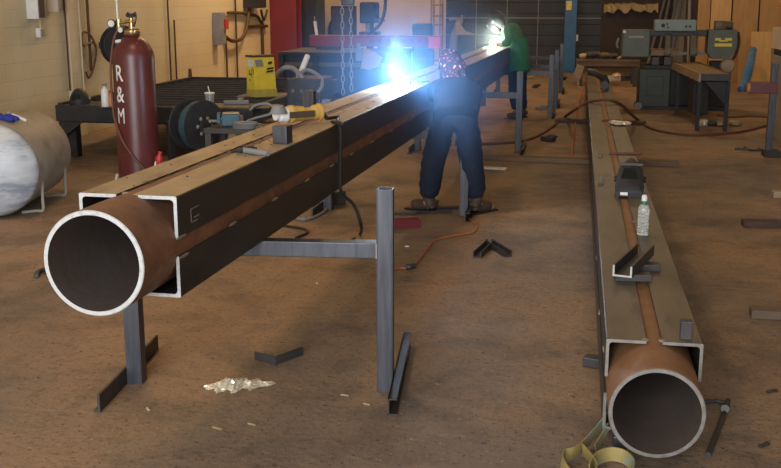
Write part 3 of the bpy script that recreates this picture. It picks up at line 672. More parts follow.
# ------------------------------------------------------------------ burn table with slats
TZ = .60
t0 = fl(55, 105, TZ); tb = fl(193, 78, TZ); TX0, TY0, TY1 = t0.x, t0.y, tb.y; TX1 = -3.45
bt_ = thing('burn_table', 'long black slatted steel burning table along the left wall', 'table', ((TX0 + TX1) / 2, TY0, 0))
MB().bb((TX0, TY0, TZ - .18), (TX1, TY0 + .06, TZ), .004).build('front_rail', 'black', bt_)
MB().bb((TX0, TY1 - .06, TZ - .18), (TX1, TY1, TZ + .02), .004).build('back_rail', 'black', bt_)
for x in (TX0, TX1 - .06): MB().bb((x, TY0 + .06, TZ - .18), (x + .06, TY1 - .06, TZ + .02), .004).build('side_rail', 'black', bt_)
for y in (TY0 + .1, TY1 - .2):
    for x in (TX0 + .06, TX1 - .18): MB().bb((x, y, 0), (x + .12, y + .12, TZ - .18), .004).build('leg', 'black', bt_)
MB().prism([(0, 0), (.30, 0), (0, -.22)], lambda a_, b_: Vector((TX0 + .02 + a_, TY0 + .02, TZ - .18 + b_)), lambda a_, b_: Vector((TX0 + .02 + a_, TY0 + .05, TZ - .18 + b_))).build('gusset', 'black', bt_)
n = 13
for k in range(n):
    y = TY0 + .22 + (TY1 - TY0 - .4) * k / (n - 1)
    MB().bb((TX0 + .06, y, TZ - .12), (TX1 - .06, y + .02, TZ - .01)).build('slat', 'dark', bt_)
MB().bb((TX0 + .06, TY0 + .06, TZ - .2), (TX1 - .06, TY1 - .06, TZ - .18)).build('water_tray', 'black', bt_)
p = fl(191, 78, TZ)
MB().cyl((p.x, p.y - .03, TZ + .02), (p.x, p.y - .03, TZ + .14), .03, .022).build('corner_pin', 'copper', bt_, True)

def bottle(name, label, u, v, r, h, m, mcap):
    p = fl(u, v, TZ); t = thing(name, label, 'bottle', p)
    MB().lathe([(0, 0), (r, 0), (r, h * .68), (r * .85, h * .76), (r * .4, h * .84), (r * .4, h * .9), (0, h * .9)]).build('body', m, t, True, False)
    MB().lathe([(0, h), (r * .5, h), (r * .5, h * .9), (0, h * .9)]).build('cap', mcap, t, True, False)
    MB().box((r * .3, -r * .5, h * .96), (r * 1.2, r * .6, h * .06), None, .003).build('trigger', mcap, t, False, False)
    return t
PT = []
sh = MB().bb((fl(98, 107, TZ).x, fl(98, 107, TZ).y, TZ - .01), (fl(118, 107, TZ).x + .05, fl(98, 107, TZ).y + .4, TZ + .0)).build('corner_plate', 'dark', bt_)
bottle('spray_bottle', 'white plastic bottle standing on the table left of the maroon cylinder', 105.5, 106.5, .042, .25, 'white', 'greyhose')
bottle('spray_bottle', 'orange plastic bottle on the table against the maroon cylinder', 110.5, 106, .035, .17, 'orange', 'redplastic')
# black welding helmet on the table corner
p = fl(72, 105, TZ + .02); p.z = TZ
MB().bb((TX0 + .06, TY0 + .06, TZ - .012), (TX0 + .55, TY0 + .5, TZ)).build('corner_plate', 'dark', bt_)
hb = thing('welding_hood', 'black welding hood resting on the left corner of the burning table', 'helmet', (TX0 + .2, TY0 + .2, TZ), .3)
b = MB(); b.ell((0, 0, .0), (.115, .14, .175), None, 20, 14)
bmesh.ops.bisect_plane(b.bm, geom=b.bm.verts[:] + b.bm.edges[:] + b.bm.faces[:], plane_co=(0, 0, 0), plane_no=(0, 0, -1), clear_outer=True)
b.build('shell', 'black', hb, True, False)
MB().box((-.02, -.115, .085), (.10, .02, .055), Matrix.Rotation(-.5, 3, 'X'), .004).build('visor', 'lens', hb, False, False)
MB().cyl((.10, -.0, .06), (.125, -.0, .06), .022).build('adjuster_knob', 'greyhose', hb, True, False)
# cup with straw
p = fl(210, 106, TZ)
MB().bb((p.x - .25, p.y - .1, TZ - .012), (p.x + .7, p.y + .35, TZ)).build('cover_plate', 'dark', bt_)
cp = thing('drink_cup', 'clear takeaway cup with straw standing on the burning table', 'cup', p)
MB().lathe([(0, 0), (.04, 0), (.055, .14), (.052, .14), (.038, .006), (0, .006)]).build('cup_body', 'clear', cp, True, False)
MB().lathe([(0, .15), (.056, .15), (.058, .138), (.052, .138)]).build('lid', 'white', cp, True, False)
MB().tube([(0, 0, .02), (.0, 0, .15), (-.015, 0, .22)], .006, smooth=1).build('straw', 'white', cp, True, False)
p = fl(232, 104, TZ)
tag(MB().box((p.x + .05, p.y, TZ + .02), (.28, .1, .04), Matrix.Rotation(.35, 3, 'Z'), .008).box((p.x + .1, p.y + .02, TZ + .055), (.06, .06, .03)).build('torch_handle', 'greyhose'), 'pale grey cutting torch head lying on the table by the cup', 'torch')

# yellow wire feeder
p = fl(262, 96, TZ); FX, FY = p.x, p.y
MB().bb((FX - .3, FY - .15, TZ - .012), (FX + .4, FY + .5, TZ)).build('cover_plate', 'dark', bt_)
wf = thing('wire_feeder', 'yellow wire feeder box with dark logo bars on the burning table', 'wire feeder', (FX, FY, TZ), .80)
w_, d_, h_ = .29, .22, .475
MB().prism([(-w_ / 2, 0), (w_ / 2, 0), (w_ / 2 , h_), (-w_ / 2 + .0, h_)], lambda a_, c_: Vector((a_, -d_ / 2 + (.05 * max(0, c_ - h_ * .75) / (h_ * .25)), c_)), lambda a_, c_: Vector((a_, d_ / 2, c_))).build('housing', 'yellow', wf, False, False)
MB().bb((-w_ / 2 - .004, -d_ / 2 - .004, 0), (w_ / 2 + .004, d_ / 2 + .004, .09)).build('lower_skirt', 'yellowdark', wf, False, False)
MB().bb((-w_ / 2 - .008, -d_ / 2 + .03, h_), (w_ / 2 + .008, d_ / 2 + .008, h_ + .022)).build('lid', 'copper', wf, False, False)
b = MB()
for (x, z, sx, sz) in ((.07, .40, .05, .03), (.06, .335, .09, .022), (.05, .30, .09, .022)): b.prism([(x - sx / 2, z - sz / 2), (x + sx / 2, z - sz / 2 + .008), (x + sx / 2 + .012, z + sz / 2 + .008), (x - sx / 2 + .012, z + sz / 2)], lambda a_, c_: Vector((a_, -d_ / 2 - .002 + max(0, (c_ - .345)) * .435, c_)), lambda a_, c_: Vector((a_, -d_ / 2 + .006 + max(0, (c_ - .345)) * .435, c_)))
b.build('logo_bars', 'black', wf, False, False)
b = MB()
for (y, z, sy, sz, r_) in ((.03, .29, .012, .1, .15), (-.01, .27, .07, .014, 0), (-.03, .29, .012, .06, 0), (.07, .3, .01, .06, 0), (-.02, .20, .02, .02, 0)):
    b.box((-w_ / 2 - .001, -y, z), (.004, sy, sz), Matrix.Rotation(r_, 3, 'X'))
b.build('logo_marks', 'black', wf, False, False)
MB().bb((-w_ / 2 - .003, -d_ / 2 + .04, .36), (-w_ / 2 + .001, d_ / 2 - .04, .45)).build('white_label', 'white', wf, False, False)
MB().box((-.07, -d_ / 2 + .03, .405), (.1, .004, .085), Matrix.Rotation(-.41, 3, 'X')).build('control_label', 'greyhose', wf, False, False)

# welding power source with hoses, right of the feeder
pw0, pw1 = at(287, 112, 10.4), at(321, 112, 10.4)
ZT = at(305, 79, 10.4).z
ws = thing('welding_machine', 'dark welding power source with hoses on top behind the yellow power tool', 'welding machine', ((pw0.x + pw1.x) / 2, 10.4, 0))
MB().bb((pw0.x, 10.4, .06), (pw1.x, 10.95, ZT), .02).build('housing', 'black', ws)
MB().bb((pw0.x + .03, 10.385, ZT - .22), (pw1.x - .03, 10.40, ZT - .04), .004).build('control_panel', 'black', ws)
for k in range(3): MB().cyl((pw0.x + .08 + k * .09, 10.36, ZT - .12), (pw0.x + .08 + k * .09, 10.39, ZT - .12), .02).build('knob', 'olive', ws, True)
for x in (pw0.x + .05, pw1.x - .05):
    for y in (10.46, 10.88): MB().cyl((x - .02, y, .06), (x + .02, y, .06), .06).build('wheel', 'rubber', ws, True)
MB().tube([at(303, 78, 10.5), at(300, 74, 10.5), at(308, 70, 10.6), at(320, 77, 10.5), at(322, 86, 10.38), at(318, 92, 10.36)], .02).build('top_lead', 'greyhose', ws, True)
tag(MB().tube([at(277, 74, 10.9), at(284, 68, 10.7), at(292, 68, 10.7), at(298, 73, 10.6), at(298, 79, 10.55)], .026, 10).build('feeder_hose', 'greyhose'), 'thick pale hose arching between the yellow feeder and the welding machine', 'hose')
tag(MB().cyl(at(299, 77, 10.7), at(307.5, 56, 10.9), .03).build('white_lever', 'white'), 'white tilted pipe standing up behind the welding machine', 'pipe')

# hose reel on the floor
p = at(197, 125, 10.0)
rl = thing('wire_reel', 'big black wire reel on a stand between cylinder and blue green vice', 'reel', (p.x, p.y, 0), 1.0)
zc = p.z
for y, nm in ((-.11, 'flange'), (.13, 'flange')):
    MB().lathe([(.05, 0), (.255, 0), (.262, .008), (.255, .016), (.05, .016)], Matrix.Translation((0, y, zc)) @ Matrix.Rotation(pi / 2, 4, 'X'), 40).build(nm, 'black', rl, True, False)
MB().cyl((0, -.1, zc), (0, .13, zc), .2, seg=36).build('wire_pack', 'black', rl, True, False)
MB().cyl((0, -.105, zc), (0, -.02, zc), .245, seg=36, cap=False).build('steel_band', 'teal', rl, True, False)
MB().cyl((0, -.16, zc), (0, .2, zc), .04).cyl((0, -.16, zc), (0, -.128, zc), .07, seg=8).build('hub', 'dark', rl, True, False)
b = MB()
for k in range(6):
    a_ = k * pi / 3; b.ell((.085 * cos(a_), -.13, zc + .085 * sin(a_)), (.02, .008, .02))
b.build('hub_bolts', 'greyhose', rl, True, False)
MB().bb((-.22, .17, 0), (-.16, .22, zc + .04)).bb((.16, .17, 0), (.22, .22, zc + .04)).bb((-.22, .17, zc - .03), (.22, .22, zc + .03)).bb((-.27, -.2, 0), (-.21, .26, .05)).bb((.21, -.2, 0), (.27, .26, .05)).build('frame', 'black', rl, False, False)

# low cart with blue-green vice and coil
p = at(228, 127, 9.7); CZ = p.z
ct = thing('low_cart', 'low dark steel cart carrying the blue green vice', 'cart', (p.x, 9.8, 0))
MB().bb((p.x - .2, 9.55, CZ - .05), (p.x + .32, 10.05, CZ), .004).build('deck', 'dark', ct)
for x in (p.x - .19, p.x + .25):
    for y in (9.56, 9.98): MB().bb((x, y, 0), (x + .06, y + .06, CZ - .05)).build('leg', 'dark', ct)
vc = thing('bench_vice', 'blue green bench vice with pale tools on the low cart', 'vice', (p.x, 9.8, CZ), .3)
MB().box((0, 0, .06), (.18, .13, .12), None, .012).build('body', 'teal', vc, False, False)
MB().box((-.12, 0, .08), (.035, .14, .1), None, .008).build('moving_jaw', 'teal', vc, False, False)
MB().box((0, 0, .128), (.16, .09, .014), None, .003).build('jaw_plate', 'tan', vc, False, False)
MB().cyl((-.22, 0, .05), (.08, 0, .05), .014).cyl((-.2, -.08, .05), (-.2, .08, .05), .008).build('screw_handle', 'greyhose', vc, True, False)
b = MB()
for k in range(5): 
    cc = Vector((p.x + .2 + .01 * k, 9.6 - .02 * k, CZ + .012 + .014 * k)); b.tube([cc + Vector((.11 * cos(a_), .08 * sin(a_), 0)) for a_ in [j * pi / 6 for j in range(12)]], .009, closed=True, smooth=2)
tag(b.build('cable_coil', 'greyhose'), 'coiled grey cable on the low cart right of the vice', 'cable')
q = at(258, 112, 9.9)
tag(MB().tube([at(250, 110, 9.9), at(256, 105, 9.9), at(268, 104, 9.9), at(274, 109, 9.9), at(270, 114, 9.9), at(256, 118, 9.9), at(247, 122, 9.8), Vector((p.x + .3, 9.8, CZ + .02))], .013).build('air_hose', 'greyhose'), 'pale hose loop rising from the low cart left of the yellow power tool', 'hose')
q = at(250, 117, 11.2)
tag(MB().bb((q.x - .02, 10.1, 0), (q.x + .2, 10.36, at(250, 105, 11.2).z - .02), .006).build('cardboard_box', 'card'), 'brown cardboard box on the floor behind the low cart', 'box')

# ------------------------------------------------------------------ dark steel workbench and plates behind
p0, p1 = at(278, 52, 15.6), at(398, 48, 15.6)
wb = thing('steel_bench', 'long dark sheet steel bench standing behind the chain', 'bench', ((p0.x + p1.x) / 2, 15.6, 0))
MB().bb((p0.x, 15.6, p0.z - .05), (p1.x, 17.2, p0.z), .004).build('top_plate', 'black', wb)
MB().bb((p0.x, 15.7, .04), (p1.x - .03, 17.1, p0.z - .05)).build('side_sheet', 'black', wb)
MB().bb((p0.x, 15.66, p0.z - .22), (p1.x - .02, 15.7, p0.z - .16)).build('apron_rail', 'olive', wb)
for x in (p0.x, (p0.x + p1.x) / 2 - .4, p1.x - .1):
    MB().bb((x, 15.62, 0), (x + .08, 15.7, p0.z - .05)).build('leg', 'black', wb)
# red gantry
ga, gb = at(311, 46, 16.6), at(441, 46, 16.6); gt = at(311, 35, 16.6).z; BZ = p0.z
gy = thing('gantry_beam', 'red cutting gantry beam resting across the dark bench', 'gantry', ((ga.x + gb.x) / 2, 16.6, BZ))
MB().bb((ga.x, 16.5, ga.z), (gb.x, 16.75, gt), .01).build('beam', 'red', gy)
MB().bb((ga.x + .1, 16.55, BZ), (ga.x + .5, 16.72, ga.z)).build('left_carriage', 'dark', gy)
MB().bb((p1.x - .5, 16.55, BZ), (p1.x - .1, 16.72, ga.z)).build('right_carriage', 'dark', gy)
MB().bb((gb.x - .18, 16.45, ga.z - .02), (gb.x, 16.5, gt - .02), .005).build('end_cap', 'redplastic', gy)
b = MB()
x0 = ga.x + 1.0
for k in range(9): b.bb((x0 + k * .13, 16.488, ga.z + .06), (x0 + k * .13 + .08, 16.5, gt - .05))
b.build('worn_lettering', 'redcol', gy)
MB().cyl((ga.x + .1, 16.6, gt), (ga.x + .07, 16.6, gt + .22), .025).build('torch_tip', 'white', gy, True)
# clamp and cardboard on the bench
q = at(372, 66, 15.8); q2 = BZ
cs = MB()
P_ = [at(366, 47, 15.75), at(376, 51, 15.75), at(384, 57, 15.75), at(380, 66, 15.75), at(372, 69, 15.75), at(363, 68, 15.75)]
zmin = min(a_.z for a_ in P_); sh_ = BZ - zmin
cs.prism([(a_.x, a_.z) for a_ in P_], lambda a_, c_: Vector((a_, 15.578, c_)), lambda a_, c_: Vector((a_, 15.599, c_)))
tag(cs.build('cardboard_sheet', 'card'), 'torn tan cardboard sheet propped on the front of the dark bench beside the arc', 'cardboard')
q = at(359, 58, 15.5)
tag(MB().bb((q.x - .05, 15.5, BZ), (q.x + .05, 15.7, q.z + .15), .01).bb((q.x - .05, 15.5, BZ - .12), (q.x + .05, 15.598, BZ)).cyl((q.x, 15.5, q.z + .15), (q.x, 15.5, q.z + .22), .03).build('bar_clamp', 'greyhose'), 'grey clamp gripping the front edge of the dark bench beside the cardboard', 'clamp')

# ------------------------------------------------------------------ chain hoist
HY = 9.6
ca, cb = at(343, 96, HY), at(351.5, 92, HY); top = at(348, 0, HY)
hz = thing('chain_hoist', 'chain hoist with two hanging steel chains left of the welding arc', 'hoist', (top.x, HY, 0))
MB().tube([(top.x - .01, HY, 1.80), (top.x + .01, HY, 1.86), (top.x, HY, 1.95)], .05).bb((top.x - .06, HY - .05, 1.70), (top.x + .06, HY + .05, 1.86), .02).build('hook_block', 'dark', hz, True)
MB().cyl((top.x, HY, 1.86), (top.x, HY, 6.2), .012).build('lift_cable', 'dark', hz)
def chain(x, z0, z1):
    b = MB(); z = z0; k = 0; pitch = .062
    while z < z1:
        e = Vector((1, 0, 0)) if k % 2 == 0 else Vector((0, 1, 0))
        pts = []
        for j in range(10):
            a_ = j * 2 * pi / 10; pts.append(Vector((x, HY, z + .04)) + e * (.015 * cos(a_)) + Vector((0, 0, .036 * sin(a_))))
        b.tube(pts, .0048, 6, 1, True); z += pitch; k += 1
    return b
chain(ca.x, ca.z, 1.74).build('chain', 'greyhose', hz, True)
chain(cb.x, cb.z, 1.74).build('chain', 'greyhose', hz, True)

# ------------------------------------------------------------------ fittings on the left wall
def wallbox(name, label, u0, u1, v0, v1, depth, mside, mfront, cat='electrical box'):
    a_ = wl(u0, v1, WX); y0 = a_.y; z0 = a_.z; z1 = z0 + .001 if v0 is None else wl(u0, v0, WX).z
    y1 = wl(u1, v1, WX + depth).y
    t = thing(name, label, cat, (WX, (y0 + y1) / 2, z0))
    MB().bb((WX, y0, z0), (WX + depth, y1, z1), .006).build('case', mside, t)
    MB().bb((WX + depth, y0 + .012, z0 + .012), (WX + depth + .012, y1 - .012, z1 - .012), .003).build('cover', mfront, t)
    return t, y0, y1, z0, z1
wallbox('junction_box', 'white sided junction box with brown front at the top left of the wall', 27, 45, -12, 19, .15, 'white', 'brownbox')
wallbox('junction_box', 'cream junction box with grey front right of the white one', 47, 62, -12, 12, .15, 'cream', 'grey')
wallbox('light_switch', 'small pale switch box on the wall below the junction boxes', 36, 44, 28, 37.5, .06, 'white', 'grey', 'switch')
y = wl(38, 25, WX).y
tag(MB().cyl((WX + .03, y, wl(38, 29, WX).z), (WX + .03, y, 1.6), .012).build('wall_conduit', 'conduit'), 'short pale conduit above the small switch box', 'conduit')
def pipe(label, u, v0, v1, r, m, off=.04, name='wall_conduit'):
    a_, b_ = wl(u, v0, WX + off), wl(u, v1, WX + off)
    return tag(MB().cyl((WX + off, a_.y, b_.z), (WX + off, a_.y, a_.z), r).build(name, m), label, 'conduit')
pipe('dark vertical conduit left of the wall pilaster', 62.5, -20, 92, .011, 'copper')
pipe('pale vertical conduit on the pilaster edge', 77, -20, 98, .013, 'conduit', .08)
pipe('dark vertical conduit right of the pilaster with a looped hose', 85.5, -20, 72, .018, 'copper')
pipe('thin dark conduit above the burning table, left of a pair', 166.5, -20, 86, .014, 'copper')
pipe('thin dark conduit above the burning table, right of a pair', 174, 20, 84, .014, 'copper')
pipe('rusty conduit under the grey disconnect box', 226, 40, 78, .018, 'copper')
pipe('rusty conduit right of the grey disconnect box', 234.5, -20, 78, .018, 'copper')
pipe('thick rusty conduit left of the red column', 262, 20, 60, .03, 'copper')
# hose reel on the wall with its loop
a_ = wl(105, 45, WX + .1); 
hr = thing('hose_reel', 'black hose reel mounted on the wall behind the maroon cylinder', 'hose reel', (WX, a_.y, a_.z), 0)
for o_ in (0, .14): MB().lathe([(0, 0), (.26, 0), (.27, .01), (.26, .02), (0, .02)], Matrix.Translation((WX + .06 + o_, a_.y, a_.z)) @ Matrix.Rotation(pi / 2, 4, 'Y') , 36).build('flange', 'black', hr, True)
MB().cyl((WX, a_.y, a_.z), (WX + .2, a_.y, a_.z), .17, seg=28).build('drum', 'rubber', hr, True)
MB().cyl((WX + .2, a_.y, a_.z), (WX + .25, a_.y, a_.z), .05).build('hub', 'greyhose', hr, True)
hr.rotation_euler.z = -.75; hr.location.x = WX + .27; MB().bb((WX + .03, a_.y - .04, a_.z - .04), (WX + .22, a_.y + .04, a_.z + .04)).build('wall_bracket', 'dark', hr)
tag(MB().tube([wl(96, 47, WX + .1), wl(91, 36, WX + .08), wl(84, 32, WX + .08), wl(81.5, 39, WX + .08), wl(84, 46, WX + .08), wl(92, 42, WX + .08), wl(96, 50, WX + .08), wl(94, 66, WX + .06), wl(89, 78, WX + .06), wl(86, 72, WX + .06)], .013).build('wall_hose', 'browncord'), 'brown hose looped between the dark conduit and the black wall reel', 'hose')
# grey disconnect box
t, y0, y1, z0, z1 = wallbox('disconnect_switch', 'grey disconnect switch box with a red lever on the yellow wall', 213, 226, 12.5, 45, .16, 'grey', 'grey')
MB().bb((WX + .17, y1 - .1, z1 - .3), (WX + .22, y1 + .02, z1 - .12), .01).build('lever', 'redplastic', t)
t, y0, y1, z0, z1 = wallbox('control_box', 'black electrical control box high on the wall beside the red column', 243, 266, -14, 8, .25, 'black', 'black')
MB().tube([wl(226, 37, WX + .06), wl(232, 41, WX + .1), wl(241, 39, WX + .1), wl(246, 30, WX + .1), wl(249, 12, WX + .1), wl(250, 4, WX + .1)], .035).build('flex_conduit', 'copper', t, True)
MB().tube([wl(228, 13, WX + .05), wl(240, 13, WX + .05), wl(252, 15, WX + .05), wl(258, 17, WX + .05), wl(264, 28, WX + .05)], .03).build('feed_conduit', 'copper', t, True)
MB().tube([wl(248, 27, WX + .05), wl(258, 26, WX + .05), wl(267, 26, WX + .05)], .03, smooth=1).build('cross_conduit', 'copper', t)
MB().tube([wl(261, 10, WX + .1), wl(264, 20, WX + .1), wl(267, 10, WX + .1)], .025).build('loop_conduit', 'dark', t, True)

# red column, dark cabinet, things against the back wall
a_, b_ = at(268, 52, 21.5), at(297, 52, 21.5)
rc = MB().bb((a_.x, 21.5, 0), (b_.x, 21.54, 6.2)).bb(((a_.x + b_.x) / 2 - .02, 21.54, 0), ((a_.x + b_.x) / 2 + .02, 21.9, 6.2)).bb((a_.x, 21.9, 0), (b_.x, 21.94, 6.2)).build('trim_2', 'redcol')
struct(rc, 'dark red painted steel column by the left wall', 'column')
a_, b_ = at(300, 40, 22.5), at(318, 40, 22.5)
cb_ = thing('tall_cabinet', 'tall dark green cabinet right of the red column', 'cabinet', ((a_.x + b_.x) / 2, 22.5, 0))
MB().bb((a_.x, 22.5, .05), (b_.x, 23.2, 2.1), .01).build('body', 'sawbase', cb_)
MB().bb((a_.x, 22.52, 0), (b_.x, 23.2, .05)).build('plinth', 'black', cb_)
MB().bb((a_.x + .02, 22.48, .1), (b_.x - .02, 22.5, 2.05), .004).build('door', 'black', cb_)
MB().cyl((b_.x - .06, 22.46, 1.2), (b_.x - .06, 22.46, 1.4), .012).build('handle', 'grey', cb_)
a_, b_ = at(331, 37, 26), at(352, 37, 26); zt = at(340, 6, 26).z
cb_ = thing('machine_cabinet', 'black machine cabinet behind the chain', 'cabinet', ((a_.x + b_.x) / 2, 26, 0))
MB().bb((a_.x, 26, 0), (b_.x, 26.6, zt), .02).build('body', 'black', cb_)
MB().bb((a_.x + .03, 25.98, .1), (b_.x - .03, 26, zt - .06)).build('door', 'dark', cb_)
MB().ell((a_.x - .02, 26.2, at(326, 30, 26).z - .1), (.11, .15, .35)).build('side_motor', 'black', cb_, True)
a_, b_ = at(360, 36, 25), at(381, 36, 25); zt = at(370, 2, 25).z
pm = thing('drill_press', 'dark pillar drill silhouetted before the pale back wall', 'drill press', ((a_.x + b_.x) / 2, 25, 0))
xm = (a_.x + b_.x) / 2
MB().bb((xm - .2, 24.9, 0), (xm + .2, 25.4, .1), .02).build('base', 'dark', pm)
MB().cyl((xm - .05, 25.2, .1), (xm - .05, 25.2, zt - .2), .09).build('column', 'dark', pm, True)
MB().bb((xm - .25, 24.8, .9), (xm + .2, 25.3, 1.0), .02).build('table', 'dark', pm)
MB().bb((xm - .22, 24.75, zt - .5), (xm + .15, 25.4, zt), .05).build('head', 'black', pm)
MB().cyl((xm - .05, 24.9, zt - .7), (xm - .05, 24.9, zt - .5), .05).build('spindle', 'grey', pm, True)
b = MB()
for k in range(3): b.cyl((xm + .15, 24.95, zt - .35), (xm + .15 + .24 * cos(k * 2.1 - .4), 24.9, zt - .35 + .24 * sin(k * 2.1 - .4)), .018)
b.build('feed_handles', 'dark', pm)
tag(MB().tube([at(385, -30, 22), at(385.5, 0, 22), at(384, 14, 22), at(380, 24, 22), at(373, 31, 22), at(366, 35, 22), at(362, 38, 21)], .035).build('hanging_hose', 'rubber'), 'black hose hanging in a curve before the pale back wall', 'hose')
a_, b_ = at(412, 38, 24.5), at(429.5, 38, 24.5); zt = at(420, 24, 24.5).z
tb_ = thing('tool_chest', 'blue grey tool chest behind the end of the red gantry', 'tool chest', ((a_.x + b_.x) / 2, 24.5, 0))
MB().bb((a_.x, 24.5, .08), (b_.x, 25.1, zt), .02).build('body', 'teal', tb_)
for k in range(4): MB().bb((a_.x + .02, 24.48, .15 + k * (zt - .2) / 4), (b_.x - .02, 24.5, .12 + (k + 1) * (zt - .2) / 4)).build('drawer', 'dark', tb_)
for x in (a_.x + .05, b_.x - .05): MB().cyl((x - .02, 24.7, .04), (x + .02, 24.7, .04), .04).build('caster', 'rubber', tb_, True)
sx0, sx1 = at(431, 20, 25).x, at(440, 20, 25).x
sh_ = thing('storage_rack', 'narrow tan storage rack with shelves left of the roller shutter', 'rack', ((sx0 + sx1) / 2, 25, 0))
for x in (sx0, sx1):
    for y in (25, 25.45): MB().bb((x - .02, y, 0), (x + .02, y + .04, 2.6)).build('upright', 'tan', sh_)
for z in (.3, .7, 1.15, at(436, 17, 25).z, at(436, 6, 25).z, 2.3): MB().bb((sx0, 25, z), (sx1, 25.49, z + .04)).build('shelf', 'tan', sh_)
a_, b_ = at(447, 40, 23), at(470, 40, 23)
xm = a_.x + .25; 
vz = thing('pipe_bender', 'pale grey bending machine with arms in front of the roller shutter', 'machine', (xm, 23, 0))
MB().bb((xm - .14, 22.9, 0), (xm + .14, 23.2, .12), .01).build('base', 'dark', vz)
MB().tube([(xm - .08, 23, .1), (xm - .1, 23, at(450, 40, 23).z), (xm - .02, 23, at(450, 28, 23).z), (xm + .05, 23, at(450, 18, 23).z)], .09).build('pedestal', 'greyhose', vz, True)
MB().tube([at(449, 20, 23), at(455, 19, 23), at(462, 20, 23)], .03).bb((at(461, 24, 23).x, 22.96, at(461, 23, 23).z), (at(461, 24, 23).x + .05, 23.04, at(461, 15, 23).z)).build('top_arm', 'greyhose', vz)
MB().prism([(0, 0), (.42, .02), (.2, .09), (.05, .3), (0, .28)], lambda x, z: Vector((xm - .04 + x, 22.9, at(454, 35, 23).z + z)), lambda x, z: Vector((xm - .04 + x, 22.95, at(454, 35, 23).z + z))).build('die_plate', 'tan', vz)

# blue column
a_, b_ = at(563, 66, 26.2), at(575, 66, 26.2)
bc = thing('blue_column', 'tall blue steel column with yellow label before the roller shutter', 'column', ((a_.x + b_.x) / 2, 26.2, 0))
xm = (a_.x + b_.x) / 2
MB().bb((a_.x, 26.1, .03), (b_.x, 26.4, 6.2), .01).build('post', 'bluecol', bc)
MB().bb((a_.x - .08, 26.0, 0), (b_.x + .08, 26.5, .03)).build('base_plate', 'bluecol', bc)
q0, q1 = at(567, 10, 26.1), at(571, 1, 26.1)
MB().bb((q0.x - .02, 26.09, q0.z), (q1.x + .02, 26.1, q1.z)).build('yellow_label', 'yellow', bc)
q = at(576, 38, 26.1); MB().bb((b_.x, 26.15, q.z - .08), (b_.x + .05, 26.25, q.z + .08), .01).build('switch', 'white', bc)

# low rack of bars behind the right beam
ra, rb_ = at(576, 61, 22), at(640, 61, 22)
rk = thing('bar_rack', 'low steel rack with bars and scrap behind the far end of the right beam', 'rack', ((ra.x + rb_.x) / 2, 22, 0))
MB().bb((ra.x, 22, ra.z - .10), (rb_.x, 22.12, ra.z), .004).build('front_rail', 'timber', rk)
MB().bb((ra.x, 22.8, ra.z - .10), (rb_.x, 22.92, ra.z), .004).build('back_rail', 'dark', rk)
for x in (ra.x + .05, rb_.x - .12):
    for y in (22.01, 22.82): MB().bb((x, y, 0), (x + .09, y + .09, ra.z - .1)).build('leg', 'dark', rk)
for k in range(3): MB().bb((ra.x + .3 * k + .2, 22, ra.z), (ra.x + .3 * k + .27, 22.9, ra.z + .03)).build('deck_bar', 'dark', rk)
MB().bb((ra.x + .0, 21.98, ra.z), (rb_.x, 22.1, ra.z + .035)).build('top_strip', 'timber', rk)
random.seed(5)
for k, (u, v, sz, m_, lab) in enumerate(((594, 55, .16, 'dark', 'dark gearbox lump on the bar rack left of the saw'), (604, 57, .13, 'olive', 'oily casting on the bar rack'), (613, 57, .12, 'dark', 'dark casting on the bar rack beside the saw'), (584, 60, .10, 'card', 'tan pipe stub at the left end of the bar rack'))):
    q = at(u, v, 22.4); z0 = ra.z + .031
    b = MB().ell((q.x, 22.45, z0 + sz * .55), (sz, sz * .8, sz * .55)).cyl((q.x - sz, 22.4, z0 + sz * .5), (q.x + sz * .8, 22.4, z0 + sz * .6), sz * .4).box((q.x, 22.45, z0 + sz * .4), (sz * 1.5, sz, sz * .8), Matrix.Rotation(.3 * k, 3, 'Z'), .02)
    tag(b.build('scrap_casting', m_), lab, 'casting')
tag(MB().bar(Vector((at(617, 64, 22.3).x, 22.2, ra.z + .05)) , Vector((at(635, 59, 22.3).x, 22.6, ra.z + .20)), .03, .04).build('pale_bar', 'ply2'), 'pale bar leaning diagonally on the front of the bar rack', 'bar')
q = at(579, 62, 21.3)
tag(MB().box((q.x, 21.3, q.z - .2), (.16, .05, .28), Matrix.Rotation(.3, 3, 'Y'), .01).bb((q.x - .02, 21.28, 0), (q.x + .02, 21.32, q.z - .2)).build('marker_post', 'tan'), 'small pale wooden post at the left end of the bar rack', 'post')
for k, (u, v) in enumerate(((614, 81), (625, 81))):
    q = fl(u, v); tag(MB().bar((q.x - .14, q.y, .06), (q.x + .14, q.y + .04, .06), .12, .12, 0, .02).ell((q.x + .05, q.y, .12), (.1, .07, .06)).build('scrap_casting', 'paper' if k == 0 else 'dark'), ['pale scrap lump on the floor under the bar rack', 'dark scrap lump on the floor under the bar rack'][k], 'casting')

# ------------------------------------------------------------------ band saw
SY = 17.4
bs = thing('band_saw', 'grey green horizontal band saw with yellow badges', 'band saw', (at(655, 108, SY).x, SY, 0))
a_, b_ = at(638, 108, SY), at(671, 69, SY)
cbn = MB().bb((a_.x, SY, .04), (b_.x, SY + .7, b_.z), .015).build('base_cabinet', 'sawbase', bs)
MB().bb((a_.x + .12, SY - .012, .22), (b_.x - .1, SY + .01, b_.z - .12), .008).build('access_door', 'sawbase', cbn)
MB().bb((a_.x - .02, SY - .05, 0), (b_.x + .9, SY + .75, .06)).build('drip_tray', 'black', bs)
a2 = at(671, 108, SY); b2 = at(704, 72, SY)
MB().bb((b_.x, SY + .15, .06), (b2.x, SY + .7, b2.z), .01).build('lower_cabinet', 'black', bs)
MB().cyl((a_.x + .0, SY - .08, .06), (a_.x + .0, SY - .02, .06), .06).build('foot_wheel', 'greyhose', bs, True)
z0 = b_.z
